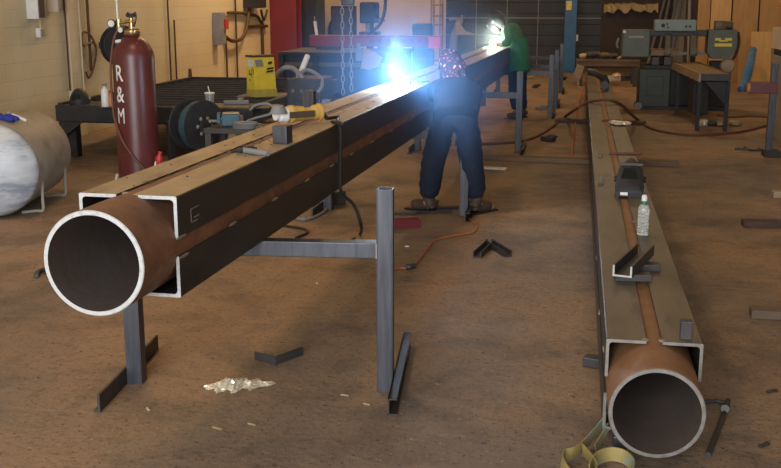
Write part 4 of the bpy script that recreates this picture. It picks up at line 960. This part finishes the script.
MB().bb((a_.x + .05, SY - .05, z0), (at(672, 68, SY).x, SY + .6, z0 + .06), .01).build('vice_bed', 'black', bs)
for u in (652, 664): MB().bb((at(u, 60, SY).x, SY, z0 + .06), (at(u, 60, SY).x + .12, SY + .4, at(u, 57, SY).z), .01).build('vice_jaw', 'dark', bs)
a_, b_ = at(621.5, 57.5, SY), at(651, 30, SY)
lw = MB().bb((a_.x, SY + .05, a_.z), (b_.x, SY + .45, b_.z), .02).build('left_wheel_box', 'sawgreen', bs)
q0, q1 = at(629, 38, SY), at(644, 36, SY); MB().bb((q0.x, SY + .04, q0.z), (q1.x, SY + .05, q1.z)).build('yellow_badge', 'tan', lw)
q0, q1 = at(623, 33, SY), at(626, 30.5, SY); MB().bb((q0.x, SY + .04, q0.z), (q1.x, SY + .05, q1.z)).build('white_badge', 'white', lw)
MB().tube([at(618, 48, SY), at(617, 44, SY), at(619, 38, SY)], .02).build('tension_handle', 'greyhose', bs, True)
a_, b_ = at(654.5, 31, SY - .1), at(697, 20, SY - .1)
ub = MB().bb((a_.x, SY - .1, a_.z), (b_.x, SY + .2, b_.z), .012).build('control_box', 'sawlight', bs)
for (u, v, r_) in ((663, 25.5, .03), (667, 24, .014), (668, 27.5, .014), (686, 26.5, .018), (690, 26.5, .018)): q = at(u, v, SY - .1); MB().cyl((q.x, SY - .125, q.z), (q.x, SY - .09, q.z), r_).build('knob', 'black', ub, True)
a_, b_ = at(650, 35, SY), at(708, 31, SY)
MB().bb((a_.x, SY + .1, a_.z - .02), (b_.x, SY + .4, b_.z + .01), .01).build('bow_frame', 'sawbase', bs)
for u, dx in ((669, .055), (695, .06)):
    a_, b_ = at(u, 34, SY), at(u, 57, SY)
    MB().bb((a_.x - dx, SY + .05, b_.z), (a_.x + dx, SY + .22, a_.z), .03).cyl((a_.x, SY, b_.z + .1), (a_.x, SY + .08, b_.z + .1), .06).build('blade_guide', 'olive', bs)
MB().bb((at(651, 56, SY).x, SY + .18, at(651, 55, SY).z), (at(706, 55, SY).x, SY + .19, at(651, 52, SY).z)).build('saw_blade', 'greyhose', bs)
a_, b_ = at(707, 59, SY), at(738, 30, SY)
cx_, cz_ = (a_.x + b_.x) / 2, (a_.z + b_.z) / 2; hw, hh = (b_.x - a_.x) / 2, (b_.z - a_.z) / 2
poly = [(-hw, -hh * .6), (-hw * .6, -hh), (hw * .55, -hh), (hw * .9, -hh * .5), (hw, 0), (hw * .97, hh), (-hw, hh)]
rw = MB().prism(poly, lambda x, z: Vector((cx_ + x, SY + .0, cz_ + z)), lambda x, z: Vector((cx_ + x, SY + .42, cz_ + z))).build('right_wheel_box', 'sawgreen', bs)
b = MB()
for (u0, u1, v0, v1) in ((715, 721, 38, 40.5), (725, 732, 38, 40.5), (719, 728, 40, 41.5), (714.5, 732, 43.5, 46.5)):
    q0, q1 = at(u0, v1, SY), at(u1, v0, SY); b.bb((q0.x, SY - .006, q0.z), (q1.x, SY + .001, q1.z), .002)
b.build('yellow_badge', 'yellow', rw)
a_, b_ = at(716, 30, SY), at(735, 21, SY)
MB().bb((a_.x, SY + .1, a_.z), (a_.x + .18, SY + .35, b_.z), .02).cyl((a_.x + .18, SY + .22, a_.z + .07), (b_.x, SY + .22, a_.z + .07), .07).build('drive_motor', 'olive', bs, True)
q = at(728, 66, SY); MB().lathe([(.0, 0), (.11, 0), (.12, .03), (.1, .06), (0, .06)], Matrix.Translation((q.x, SY + .1, q.z)) @ Matrix.Rotation(pi / 2, 4, 'X'), 24).build('blade_pulley', 'tan', bs, True)
MB().tube([at(738, 32, SY + .2), at(739, 42, SY + .2), at(736, 54, SY + .2), at(730, 64, SY + .2)], .025).build('motor_hose', 'copper', bs, True)
pc = at(718, 76, SY)
MB().bb((at(712, 70, SY).x, SY + .15, 0), (at(733, 70, SY).x, SY + .5, at(712, 62, SY).z), .02).build('pivot_column', 'black', bs)
q0, q1 = at(651, 53, SY + .5), at(685, 50, SY + .5)
tag(MB().bar(at(650, 52, SY + .35), at(676, 52, SY + .35), .5, .09).build('sawn_billet', 'tanrust'), 'rusty steel billet clamped in the band saw between its two heads', 'billet')

# outfeed table
N0, N1 = at(699, 73, 14.6), at(731.5, 73, 14.6); NB = at(699, 82, 14.6).z; ZT = N0.z; OW = N1.x - N0.x; OL = 2.72
of = thing('outfeed_table', 'rusty topped outfeed table with thin dark legs in front of the band saw', 'table', (N0.x, 14.6, 0), .05)
MB().bb((0, 0, NB), (.03, OL, ZT), .004).build('side_rail', 'tan', of, False, False)
MB().bb((OW - .03, 0, NB), (OW, OL, ZT), .004).build('side_rail', 'dark', of, False, False)
MB().bb((.03, .02, ZT - .035), (OW - .03, OL, ZT - .01)).build('table_top', 'tanrust', of, False, False)
MB().bb((.03, 0, NB + .02), (OW - .03, .02, ZT - .012)).build('end_plate', 'dark', of, False, False)
for x in (0, OW - .05):
    for y in (0, 2.0): MB().bb((x, y, 0), (x + .05, y + .05, NB), .004).build('leg', 'black', of, False, False)
MB().prism([(0, 0), (-.28, 0), (0, -.30)], lambda x, z: Vector((OW - .05 + x, .02, NB + z)), lambda x, z: Vector((OW - .05 + x, .04, NB + z))).build('gusset', 'black', of, False, False)
MB().bb((.10, 1.0, NB - .55), (.33, 1.5, NB - .03), .02).build('hydraulic_box', 'black', of, False, False)
q = fl(705, 125)
random.seed(3)
for k, (u, v, m_, lab) in enumerate(((703, 126, 'paper', 'pale torn carton on the floor under the outfeed table, left'), (711, 126, 'dark', 'dark rag on the floor under the outfeed table'), (720, 126, 'tan', 'tan rag on the floor under the outfeed table, right'), (734, 126, 'tan', 'tan scrap on the floor right of the outfeed table leg'))):
    q = fl(u, v); b = MB()
    for j in range(4): b.ell((q.x + random.uniform(-.05, .05), q.y + random.uniform(-.05, .05), .04), (.08, .05, .04 + .02 * (k == 0)), Matrix.Rotation(random.random() * 3, 3, 'Z'), 6, 5)
    tag(b.build('floor_rag', m_), lab, 'rag')

# ------------------------------------------------------------------ right background: plywood, rods, wrapped tube, grey cabinet
PYB = 24.25
def sheet(label, u0, u1, v0, v1, y, m, lean=.25, name='plywood_sheet'):
    a_, b_ = at(u0, v1, y), at(u1, v1, y); zb = max(0, 0); zt = at(u0, v0, y).z if v0 > -100 else 2.44
    mb = MB(); th = .02
    mb.prism([(a_.x, 0), (b_.x, 0), (b_.x, zt), (a_.x, zt)], lambda x, z: Vector((x, y + lean * z / 2.4, z)), lambda x, z: Vector((x, y + th + lean * z / 2.4, z)))
    return tag(mb.build(name, m), label, 'plywood sheet', 'plywood sheets leaning at the back right')
sheet('brown plywood sheet leaning left of the others, behind the right saw head', 694, 706, -200, 85, 23.9, 'ply')
sheet('tall plywood sheet leaning behind the right saw head, second from left', 707, 727, -200, 85, 23.86, 'ply2')
sheet('tall plywood sheet leaning right of the saw head, third from left', 728.5, 754, -200, 85, 23.82, 'ply')
sheet('tall plywood sheet leaning at the right edge above the wrapped tube', 755.5, 800, -200, 85, 23.78, 'ply')
sheet('low pale plywood board leaning behind the blue wrapped tube', 749, 769.5, 32, 87, 23.0, 'ply2', .5)
sheet('narrow short plywood offcut leaning with torn top behind the saw head', 737, 749, 21, 87, 23.3, 'ply', .4)
random.seed(9)
for k, (ub, ut) in enumerate(((655, 672), (662, 679), (669, 684), (689, 690), (646, 668))):
    a_ = at(ub, 62, 24.2); b_ = at(ut, -10, 27.6 if k != 3 else 24.6); a_.z = .02; a_.y = 26.6
    a_ = at(ub, 70, 26.6); a_.z = .02
    b_ = at(ut, -12, 27.8)
    if k == 3: a_ = at(ub, 62, 24.0); a_.z = .02; b_ = at(ut, -12, 24.2)
    tag(MB().cyl(a_, b_, .035).build('leaning_bar', 'greyhose'), ['grey bar leaning in the dark corner, second from the left', 'grey bar leaning in the dark corner, third from the left', 'grey bar leaning in the dark corner, fourth from the left', 'thin upright grey bar standing just left of the plywood', 'grey bar leaning in the dark corner, leftmost of the five'][k], 'bar', 'bars leaning in the dark corner')
# torn foam strip high on the brown panel
q0, q1 = at(604, 6, 27.8), at(658, 6, 27.8); b = MB(); n_ = 16; U = []; random.seed(4)
for k in range(n_ + 1):
    x = q0.x + (q1.x - q0.x) * k / n_; zt = at(630, 4, 27.8).z + random.uniform(-.03, .02); zb = at(630, 10, 27.8).z + random.uniform(-.1, .06)
    U.append([b.bm.verts.new((x, y_, z_)) for y_, z_ in ((27.72 + random.uniform(-.04, .02), zt), (27.68 + random.uniform(-.05, .03), zb), (27.9, zb + .02), (27.9, zt + .02))])
for A_, B_ in zip(U, U[1:]):
    for k in range(4): b.bm.faces.new((A_[k], A_[(k + 1) % 4], B_[(k + 1) % 4], B_[k]))
b.bm.faces.new(U[0]); b.bm.faces.new(U[-1][::-1])
tag(b.build('torn_foam_strip', 'straw'), 'torn tan foam strip hung high on the dark brown panel', 'foam')
# blue wrapped tube
a_, b_ = fl(741, 92), at(753, 50, 22.9)
a_.z = .05
tag(MB().tube([a_, a_ * .6 + b_ * .4 + Vector((.03, 0, 0)), b_], [.075, .09, .08], 12, 5).build('wrapped_tube', 'bluewrap', None, True), 'tube wrapped in shiny blue plastic leaning on the pale board', 'tube')
# roller stand with red arm
q = fl(768, 156)
rs = thing('roller_stand', 'grey roller stand post with dark red arm at the right edge', 'stand', (q.x, q.y, 0))
zt = at(768, 38, q.y).z
MB().bb((q.x - .035, q.y - .035, .06), (q.x + .035, q.y + .035, 1.05), .004).build('post', 'tube', rs)
MB().bb((q.x - .06, q.y - .12, 0), (q.x + .12, q.y + .12, .07), .006).build('base', 'black', rs)
a_, b_ = at(749, 93, q.y), at(768, 82, q.y)
MB().bb((a_.x, q.y - .06, a_.z), (q.x + .04, q.y + .06, b_.z), .006).build('arm', 'maroon', rs)
MB().cyl((a_.x - .02, q.y, a_.z + .06), (a_.x, q.y, a_.z + .06), .055).build('arm_end_cap', 'orange', rs, True)
# grey cabinet at the right edge
q = fl(771, 150)
kx = at(768.5, 100, 14.6).x
gm = thing('machine_cabinet', 'pale grey machine cabinet cut off by the right edge of the photo', 'cabinet', (kx + .4, 13.2, 0))
MB().bb((kx, 13.2, 0), (kx + .8, 14.6, at(770, 60, 13.2).z), .01).build('lower_body', 'greymach', gm)
MB().bb((kx + .02, 13.25, at(770, 60, 13.2).z), (kx + .8, 14.6, at(770, 53, 13.2).z)).build('recess', 'black', gm)
MB().bb((kx - .02, 13.18, at(770, 53, 13.2).z), (kx + .8, 14.6, at(770, 30, 13.2).z), .01).build('upper_body', 'cream', gm)
MB().bb((kx + .1, 13.3, at(770, 30, 13.2).z), (kx + .8, 13.9, at(770, 15, 13.2).z), .01).build('top_hood', 'cream', gm)
MB().bb((kx - .03, 13.3, at(770, 30, 13.2).z), (kx + .09, 13.5, at(770, 24, 13.2).z), .01).build('top_switch', 'grey', gm)
for k, (u, v) in enumerate(((742, 150), (756, 151))):
    q = fl(u, v); tag(MB().box((q.x, q.y, .012), (.16, .05, .02), Matrix.Rotation(.4 * k, 3, 'Z')).box((q.x + .03, q.y, .03), (.03, .03, .03)).build('metal_scrap', 'dark'), ['dark scrap on the floor left of the roller stand', 'dark scrap on the floor right beside the roller stand base'][k], 'scrap')
for k, (u, v, m_, lab) in enumerate(((541, 110, 'greyhose', 'crushed pale can on the floor beside the fourth stand, nearest'), (552, 103, 'card', 'tan scrap on the floor right of the fourth stand'), (562, 80, 'dark', 'dark scrap pyramid on the floor near the blue column'), (535, 88, 'dark', 'dark flat scrap on the floor behind the stands'), (530, 79, 'tan', 'tan scrap on the floor behind the stands'), (548, 141, 'dark', 'small dark scrap on the floor under the welding lead'))):
    q = fl(u, v); b = MB()
    b.box((q.x, q.y, .03), (.18, .10, .055), Matrix.Rotation(.5 * k, 3, 'Z'), .012); b.ell((q.x + .05, q.y, .06), (.07, .05, .03))
    tag(b.build('metal_scrap', m_), lab, 'scrap')

# ------------------------------------------------------------------ people
def skinned(J, bones, R, root):
    names = list({n for b_ in bones for n in b_}); names.sort()
    idx = {n: i for i, n in enumerate(names)}
    me = bpy.data.meshes.new('s'); me.from_pydata([Vector(J[n]) for n in names], [(idx[a_], idx[b_]) for a_, b_ in bones], [])
    ob = bpy.data.objects.new('s', me); COL.objects.link(ob)
    ob.modifiers.new('k', 'SKIN'); 
    sv = me.skin_vertices[0].data
    for n in names:
        r = R[n]; sv[idx[n]].radius = r if isinstance(r, tuple) else (r, r); sv[idx[n]].use_root = (n == root)
    ss = ob.modifiers.new('u', 'SUBSURF'); ss.levels = 2; ss.render_levels = 2
    bpy.context.view_layer.update()
    e = bpy.data.meshes.new_from_object(ob.evaluated_get(bpy.context.evaluated_depsgraph_get()))
    bpy.data.objects.remove(ob); bpy.data.meshes.remove(me)
    mb = MB(); mb.bm.from_mesh(e); bpy.data.meshes.remove(e); return mb
def head_basis(face, crown):
    f = Vector(face).normalized(); u = Vector(crown); u = (u - f * u.dot(f)).normalized(); r = f.cross(u)
    return Matrix((r, f, u)).transposed()          # local x right, y forward (face), z crown
def glove(b, wrist, target, palm_n, side, m, parent):
    d = (Vector(target) - Vector(wrist)).normalized(); n = Vector(palm_n); n = (n - d * n.dot(d)).normalized(); s = d.cross(n) * side
    J = {'w0': Vector(wrist) - d * .06, 'w': Vector(wrist), 'p': Vector(wrist) + d * .05}; R = {'w0': .046, 'w': .038, 'p': (.036, .024)}
    bones = [('w0', 'w'), ('w', 'p')]
    mb = skinned(J, bones, R, 'w')
    for k, (off, ln) in enumerate(((-.03, .072), (-.01, .082), (.011, .076), (.03, .06))):
        q = Vector(wrist) + d * .055 + s * off
        c = [q, q + d * .035 + s * off * .2, q + d * (.035 + ln * .35) - n * .012 + s * off * .3, q + d * (.035 + ln * .5) - n * (.012 + ln * .4)]
        mb.tube(c, [.0125, .012, .011, .009], 8, 3); mb.ell(c[-1], (.01, .01, .01), None, 8, 6)
    q = Vector(wrist) + d * .02 - s * .03
    c = [q, q - s * .025 + d * .025 - n * .006, q - s * .03 + d * .055 - n * .02]
    mb.tube(c, [.015, .013, .011], 8, 3); mb.ell(c[-1], (.012, .012, .012), None, 8, 6)
    return mb.build('glove', m, parent, 'all')
def worker(label, J, face, crown, mtop, mglove, mcap, hair=True):
    base = Vector(((J['ankL'][0] + J['ankR'][0]) / 2, (J['ankL'][1] + J['ankR'][1]) / 2, 0))
    t = thing('person', label, 'person', base)
    J = {k: Vector(v) for k, v in J.items()}
    for s_ in 'LR':
        a_ = J['ank' + s_]; d_ = J['toe' + s_] - a_; d_.z = 0; d_.normalize()
        J['sole' + s_] = Vector((a_.x, a_.y, .045)) + d_ * .03
        J['hand' + s_] = J['wri' + s_] + (J['wri' + s_] - J['elb' + s_]).normalized() * .07
    bones = [('pel', 'spi'), ('spi', 'che'), ('che', 'nec'), ('nec', 'hed')]
    for s_ in 'LR': bones += [('pel', 'hip' + s_), ('hip' + s_, 'kne' + s_), ('kne' + s_, 'ank' + s_), ('ank' + s_, 'sole' + s_), ('sole' + s_, 'toe' + s_), ('che', 'sho' + s_), ('sho' + s_, 'elb' + s_), ('elb' + s_, 'wri' + s_), ('wri' + s_, 'hand' + s_)]
    R = {'pel': (.135, .11), 'spi': (.13, .10), 'che': (.15, .11), 'nec': .055, 'hed': .06}
    for s_ in 'LR': R.update({'hip' + s_: .09, 'kne' + s_: .06, 'ank' + s_: .042, 'sole' + s_: .038, 'toe' + s_: .03, 'sho' + s_: .062, 'elb' + s_: .043, 'wri' + s_: .03, 'hand' + s_: .03})
    mb = skinned(J, bones, R, 'pel')
    B = head_basis(face, crown); hc_ = J['hed']
    def hp(x, y, z): return hc_ + B @ Vector((x, y, z))
    mb.ell(hp(0, 0, .02), (.076, .096, .115), B, 24, 16); mb.ell(hp(0, .035, -.06), (.055, .06, .055), B, 16, 10)
    mb.ell(hp(0, .098, -.015), (.014, .022, .026), B, 10, 8); mb.ell(hp(0, .088, -.062), (.026, .012, .009), B, 10, 6)
    for sx in (-1, 1):
        mb.ell(hp(sx * .078, 0, 0), (.01, .022, .034), B, 10, 8); mb.ell(hp(sx * .031, .086, .02), (.013, .01, .009), B, 10, 6)
    mb.build('body', 'skin', t, 'all')
    # trousers
    jb = [('pel', 'hipL'), ('pel', 'hipR'), ('pel', 'spiw')]; J['spiw'] = J['pel'].lerp(J['spi'], .5); RR = {'pel': (.165, .145), 'spiw': (.155, .135)}
    for s_ in 'LR':
        J['cuf' + s_] = J['kne' + s_].lerp(J['ank' + s_], .93); J['thi' + s_] = J['hip' + s_].lerp(J['kne' + s_], .45); J['cal' + s_] = J['kne' + s_].lerp(J['ank' + s_], .45)
        jb += [('hip' + s_, 'thi' + s_), ('thi' + s_, 'kne' + s_), ('kne' + s_, 'cal' + s_), ('cal' + s_, 'cuf' + s_)]
        RR.update({'hip' + s_: .125, 'thi' + s_: .122, 'kne' + s_: .106, 'cal' + s_: .104, 'cuf' + s_: .094})
    mb = skinned(J, jb, RR, 'pel')
    for v in mb.bm.verts: v.co += Vector((sin(v.co.z * 70 + v.co.x * 20), sin(v.co.z * 55 + 2), 0)) * .005
    mb.build('trousers', 'jean', t, 'all')
    # top
    jb = [('hem', 'spi'), ('spi', 'che'), ('che', 'col')]; J['hem'] = J['pel'].lerp(J['spi'], -.75 if mtop == 'jacket' else -.35); J['col'] = J['che'].lerp(J['nec'], .85)
    RR = {'hem': (.215, .18), 'spi': (.20, .17), 'che': (.20, .16), 'col': (.085, .085)} if mtop == 'jacket' else {'hem': (.20, .20), 'spi': (.225, .225), 'che': (.225, .225), 'col': (.10, .10)}
    for s_ in 'LR':
        J['uar' + s_] = J['sho' + s_].lerp(J['elb' + s_], .5); J['slv' + s_] = J['elb' + s_].lerp(J['wri' + s_], .92)
        jb += [('che', 'sho' + s_), ('sho' + s_, 'uar' + s_), ('uar' + s_, 'elb' + s_), ('elb' + s_, 'slv' + s_)]
        RR.update({'sho' + s_: .10, 'uar' + s_: .085, 'elb' + s_: .075, 'slv' + s_: .058})
    mb = skinned(J, jb, RR, 'spi')
    for v in mb.bm.verts: v.co += Vector((sin(v.co.z * 45 + v.co.x * 30), sin(v.co.z * 38 + v.co.x * 25 + 1), sin(v.co.x * 40) * .5)) * .006
    mb.build('jacket' if mtop == 'jacket' else 'shirt', mtop, t, 'all')
    for s_ in 'LR':
        a_ = J['ank' + s_]; d_ = J['toe' + s_] - a_; d_.z = 0; d_.normalize()
        bj = {'t': a_ + Vector((0, 0, .07)), 'a': a_, 'h': Vector((a_.x, a_.y, .056)) - d_ * .03, 'm': Vector((a_.x, a_.y, .05)) + d_ * .09, 'e': Vector((a_.x, a_.y, .046)) + d_ * .18}
        mb = skinned(bj, [('t', 'a'), ('a', 'h'), ('h', 'm'), ('m', 'e')], {'t': .06, 'a': .058, 'h': .055, 'm': .052, 'e': .044}, 'a')
        for v in mb.bm.verts: v.co.z = max(v.co.z, .002)
        bo = mb.build('boot', 'boot', t, 'all')
        so = MB(); q = Vector((a_.x, a_.y, .008)) + d_ * .07
        so.box(q, (.10, .29, .016), d_.to_track_quat('Y', 'Z').to_matrix(), .006); so.build('sole', 'rubber', bo)
        glove(None, J['wri' + s_], J['grip' + s_], (0, 0, 1), 1 if s_ == 'R' else -1, mglove, t)
    # cap / bandana over the back of the skull
    mb = MB(); mb.ell(hp(0, -.012, .015), (.110, .122, .178), B, 28, 18)
    bmesh.ops.bisect_plane(mb.bm, geom=mb.bm.verts[:] + mb.bm.edges[:] + mb.bm.faces[:], plane_co=hp(0, .055, .0), plane_no=B @ Vector((0, 1, -.55)), clear_outer=True)
    mb.build('bandana' if mcap == 'bandana' else 'cap', mcap, t, 'all')
    if mcap == 'bandana':
        MB().tube([hp(0, -.10, -.05), hp(.015, -.125, -.08), hp(.03, -.13, -.14)], [.016, .022, .012]).tube([hp(0, -.10, -.05), hp(-.015, -.125, -.09), hp(-.02, -.13, -.15)], [.016, .022, .012]).build('bandana_tail', mcap, t, True)
    # welding helmet: curved shell in front of the face
    ms = 1 if mcap == 'bandana' else .88; mb = MB(); mb.ell(hp(0, .02, -.02), (.118 * ms, .150 * ms, .175 * ms), B, 28, 20)
    bmesh.ops.bisect_plane(mb.bm, geom=mb.bm.verts[:] + mb.bm.edges[:] + mb.bm.faces[:], plane_co=hp(0, .045, 0), plane_no=B @ Vector((0, -1, 0)), clear_outer=True)
    hs = mb.build('welding_mask', 'black', t, 'all')
    MB().box(hp(0, .165 * ms, .03), (.11, .02, .06), B, .004).build('lens_window', 'lens', hs)
    b = MB()
    for sx in (-1, 1): b.cyl(hp(sx * .108, .04, .03), hp(sx * .13, .04, .03), .022)
    b.build('hinge_knobs', 'greyhose', hs, True)
    return t
ARC = Vector((0, 0, 0)); ARC = fl(400, 87, LT + .02)
J1 = dict(pel=at(455, 113, 8.42), spi=at(455, 103, 8.54), che=at(455, 94, 8.70), nec=at(454, 83, 8.86), hed=at(453, 70, 8.96),
          shoL=at(436, 91, 8.80), elbL=at(424, 94, 8.62), wriL=at(416, 86, 8.42), gripL=at(407, 86, 8.3),
          shoR=at(474, 93, 8.70), elbR=at(458, 104, 8.98), wriR=at(426, 86, 8.72), gripR=at(414, 84, 8.5),
          hipL=at(445, 120, 8.42), kneL=at(433, 160, 8.44), ankL=at(428, 203, 8.50), toeL=(-1.36, 8.58, .03),
          hipR=at(466, 120, 8.42), kneR=at(471, 160, 8.45), ankR=at(477, 203, 8.50), toeR=(-.66, 8.66, .03))
worker('person in navy work clothes and red patterned bandana bending over the left beam to weld', J1, (-.35, .85, -.45), (-.42, .40, .82), 'jacket', 'leather', 'bandana')
ARC2 = at(493, 44, 15.6)
J2 = dict(pel=at(517, 69, 15.8), spi=at(516, 54, 15.8), che=at(513, 37, 15.8), nec=at(505, 27, 15.8), hed=at(497, 22, 15.8),
          shoL=at(507, 31, 15.62), elbL=at(508, 43, 15.45), wriL=at(500, 44, 15.48), gripL=at(495, 43, 15.52),
          shoR=at(514, 28, 15.98), elbR=at(516, 45, 16.15), wriR=at(503, 43, 15.95), gripR=at(495, 42, 15.85),
          hipL=at(516, 75, 15.68), kneL=at(515, 94, 15.66), ankL=at(518, 112, 15.66), toeL=(-1.02, 15.62, .03),
          hipR=at(519, 75, 15.9), kneR=at(520, 94, 15.9), ankR=at(522, 112, 15.9), toeR=(-.9, 15.95, .03))
worker('person in green work shirt and dark welding mask leaning over the far left beam', J2, (-.8, 0, -.6), (-.6, 0, .8), 'green', 'white', 'black')

def torch(label, hold, tip, back, hm_='dark'):
    t = thing('welding_torch', label, 'torch', hold)
    h_, t_, b_ = Vector(hold), Vector(tip), Vector(back)
    MB().tube([b_, h_, h_.lerp(t_, .5) + Vector((0, 0, .03)), t_], [.016, .016, .011, .009], 10, 4).build('handle', 'black', t, True)
    MB().cyl(t_.lerp(h_, .14), t_, .012, .008).build('nozzle', 'brass', t, True)
    return t
torch('welding torch in the gloves of the welder in navy', Vector(J1['gripR']) + Vector((-.02, 0, .0)), ARC + Vector((.03, .01, .02)), Vector(J1['wriR']) + Vector((.02, .02, .03)))
torch('welding torch in the gloves of the green shirted welder', Vector(J2['gripL']) + Vector((-.02, .06, .0)), ARC2 + Vector((.03, .0, .02)), Vector(J2['wriL']) + Vector((.0, .1, .03)))

# ------------------------------------------------------------------ arcs, smoke
def emission(name, col, s):
    m = bpy.data.materials.new(name); m.use_nodes = True; N = m.node_tree.nodes; N.clear()
    e = N.new('ShaderNodeEmission'); e.inputs[0].default_value = (*col, 1); e.inputs[1].default_value = s
    o = N.new('ShaderNodeOutputMaterial'); m.node_tree.links.new(e.outputs[0], o.inputs[0]); return m
def arc(label, P, r, col, s):
    b = MB(); b.ell(P + Vector((0, 0, r * .25)), (r, r, r * 1.05), None, 20, 14); random.seed(2)
    for v in b.bm.verts:
        d_ = v.co - P; v.co = P + d_ * (1 + .10 * sin(d_.x * 130) * cos(d_.z * 110))
    return tag(b.build('welding_arc', emission('arc_' + str(r), col, s), None, 'all'), label, 'welding arc')
arc('brilliant blue white welding arc in front of the welder in navy', ARC, .07, (.75, .88, 1), 40)
arc('small white welding arc in front of the green shirted welder', ARC2, .05, (1, .97, .9), 30)
def vol(name, dens, col, falloff, noise_scale=0, lo=.4, hi=.6, center=(0, 0, 0)):
    m = bpy.data.materials.new(name); m.use_nodes = True; nt = m.node_tree; N = nt.nodes; L = nt.links; N.clear()
    o = N.new('ShaderNodeOutputMaterial'); v = N.new('ShaderNodeVolumeScatter'); v.inputs['Color'].default_value = (*col, 1); v.inputs['Anisotropy'].default_value = .0
    L.new(v.outputs[0], o.inputs['Volume'])
    tc = N.new('ShaderNodeTexCoord'); ln = N.new('ShaderNodeVectorMath'); ln.operation = 'LENGTH'; L.new(tc.outputs['Object'], ln.inputs[0])
    r = N.new('ShaderNodeMapRange'); r.interpolation_type = 'SMOOTHSTEP'
    r.inputs[1].default_value = 0; r.inputs[2].default_value = 1; r.inputs[3].default_value = dens; r.inputs[4].default_value = 0
    L.new(ln.outputs['Value'], r.inputs[0]); cur = r.outputs[0]
    if noise_scale:
        n = N.new('ShaderNodeTexNoise'); n.inputs['Scale'].default_value = noise_scale; n.inputs['Detail'].default_value = 4; L.new(tc.outputs['Object'], n.inputs[0])
        q = N.new('ShaderNodeMapRange'); q.inputs[1].default_value = lo; q.inputs[2].default_value = hi; L.new(n.outputs[0], q.inputs[0])
        mm = N.new('ShaderNodeMath'); mm.operation = 'MULTIPLY'; L.new(cur, mm.inputs[0]); L.new(q.outputs[0], mm.inputs[1]); cur = mm.outputs[0]
    L.new(cur, v.inputs['Density']); return m
def cloud(name, label, c, rad, m, cat):
    me = bpy.data.meshes.new(name); b = bmesh.new(); bmesh.ops.create_icosphere(b, subdivisions=3, radius=1); b.to_mesh(me); b.free()
    me.materials.append(m); o = bpy.data.objects.new(name, me); COL.objects.link(o); o.location = c; o.scale = rad
    return tag(o, label, cat, None, 'stuff')
cloud('glow_haze', 'blue tinted haze added as the glow around the welder in navy', ARC + Vector((.05, -.1, .05)), (1.1, 1.1, .95), vol('haze', .38, (.24, .50, 1.0), 1), 'haze')  # added volume, its blue colour stands in for the arc's glare halo
cloud('welding_smoke', 'pale blue smoke plume rising above the near welding arc', ARC + Vector((-.06, .0, .28)), (.13, .13, .32), vol('smoke', 1.7, (.55, .78, 1), 1, 3.2, .49, .60), 'smoke')
cloud('glow_haze', 'thin white haze added as the glow around the far welding arc', ARC2 + Vector((0, -.1, 0)), (.7, .7, .6), vol('haze_far', .14, (.9, 1, .95), 1), 'haze')  # added volume giving the far arc its pale halo

# ------------------------------------------------------------------ light
def area(name, loc, rot, size, size_y, energy, col):
    l = bpy.data.lights.new(name, 'AREA'); l.shape = 'RECTANGLE'; l.size = size; l.size_y = size_y; l.energy = energy; l.color = col
    o = bpy.data.objects.new(name, l); COL.objects.link(o); o.location = loc; o.rotation_euler = rot; return o
def point(name, loc, energy, col, r):
    l = bpy.data.lights.new(name, 'POINT'); l.energy = energy; l.color = col; l.shadow_soft_size = r
    o = bpy.data.objects.new(name, l); COL.objects.link(o); o.location = loc; return o
WARM = (1, .66, .34)
for k, (x, y, e, r) in enumerate(((-3.0, 6.5, 100, 0), (1.0, 9.5, 18, 0), (-4.4, 14.0, 80, 50), (1.2, 15, 26, 0), (-4.3, 18.5, 440, 50), (.6, 20.5, 110, 0), (-4.2, 24.5, 190, 25), (3.4, 20, 55, 0))):
    area('ceiling_lamp_%d' % k, (x, y, 6.05), (0, radians(r), 0), 1.0, 1.0, e, WARM)
area('open_door_daylight', (-1.6, -4.6, 2.6), (radians(86), 0, radians(16)), 5.5, 4.6, 1150, (.90, .945, 1))
point('near_arc_light', ARC + Vector((0, 0, .09)), 130, (.50, .72, 1), .06)
point('far_arc_light', ARC2 + Vector((0, 0, .10)), 45, (.9, 1, .92), .05)
w = bpy.data.worlds.new('world'); scene.world = w; w.use_nodes = True
w.node_tree.nodes['Background'].inputs[0].default_value = (.75, .85, 1, 1); w.node_tree.nodes['Background'].inputs[1].default_value = .25

# ------------------------------------------------------------------ view
scene.view_settings.view_transform = 'Standard'; scene.view_settings.look = 'None'; scene.view_settings.gamma = 1
scene.view_settings.use_curve_mapping = False; scene.view_settings.exposure = 0.0
scene.cycles.use_denoising = True
scene.cycles.volume_step_rate = 1.0; scene.cycles.volume_max_steps = 128
scene.cycles.max_bounces = 8; scene.cycles.volume_bounces = 0
scene.cycles.sample_clamp_indirect = 6
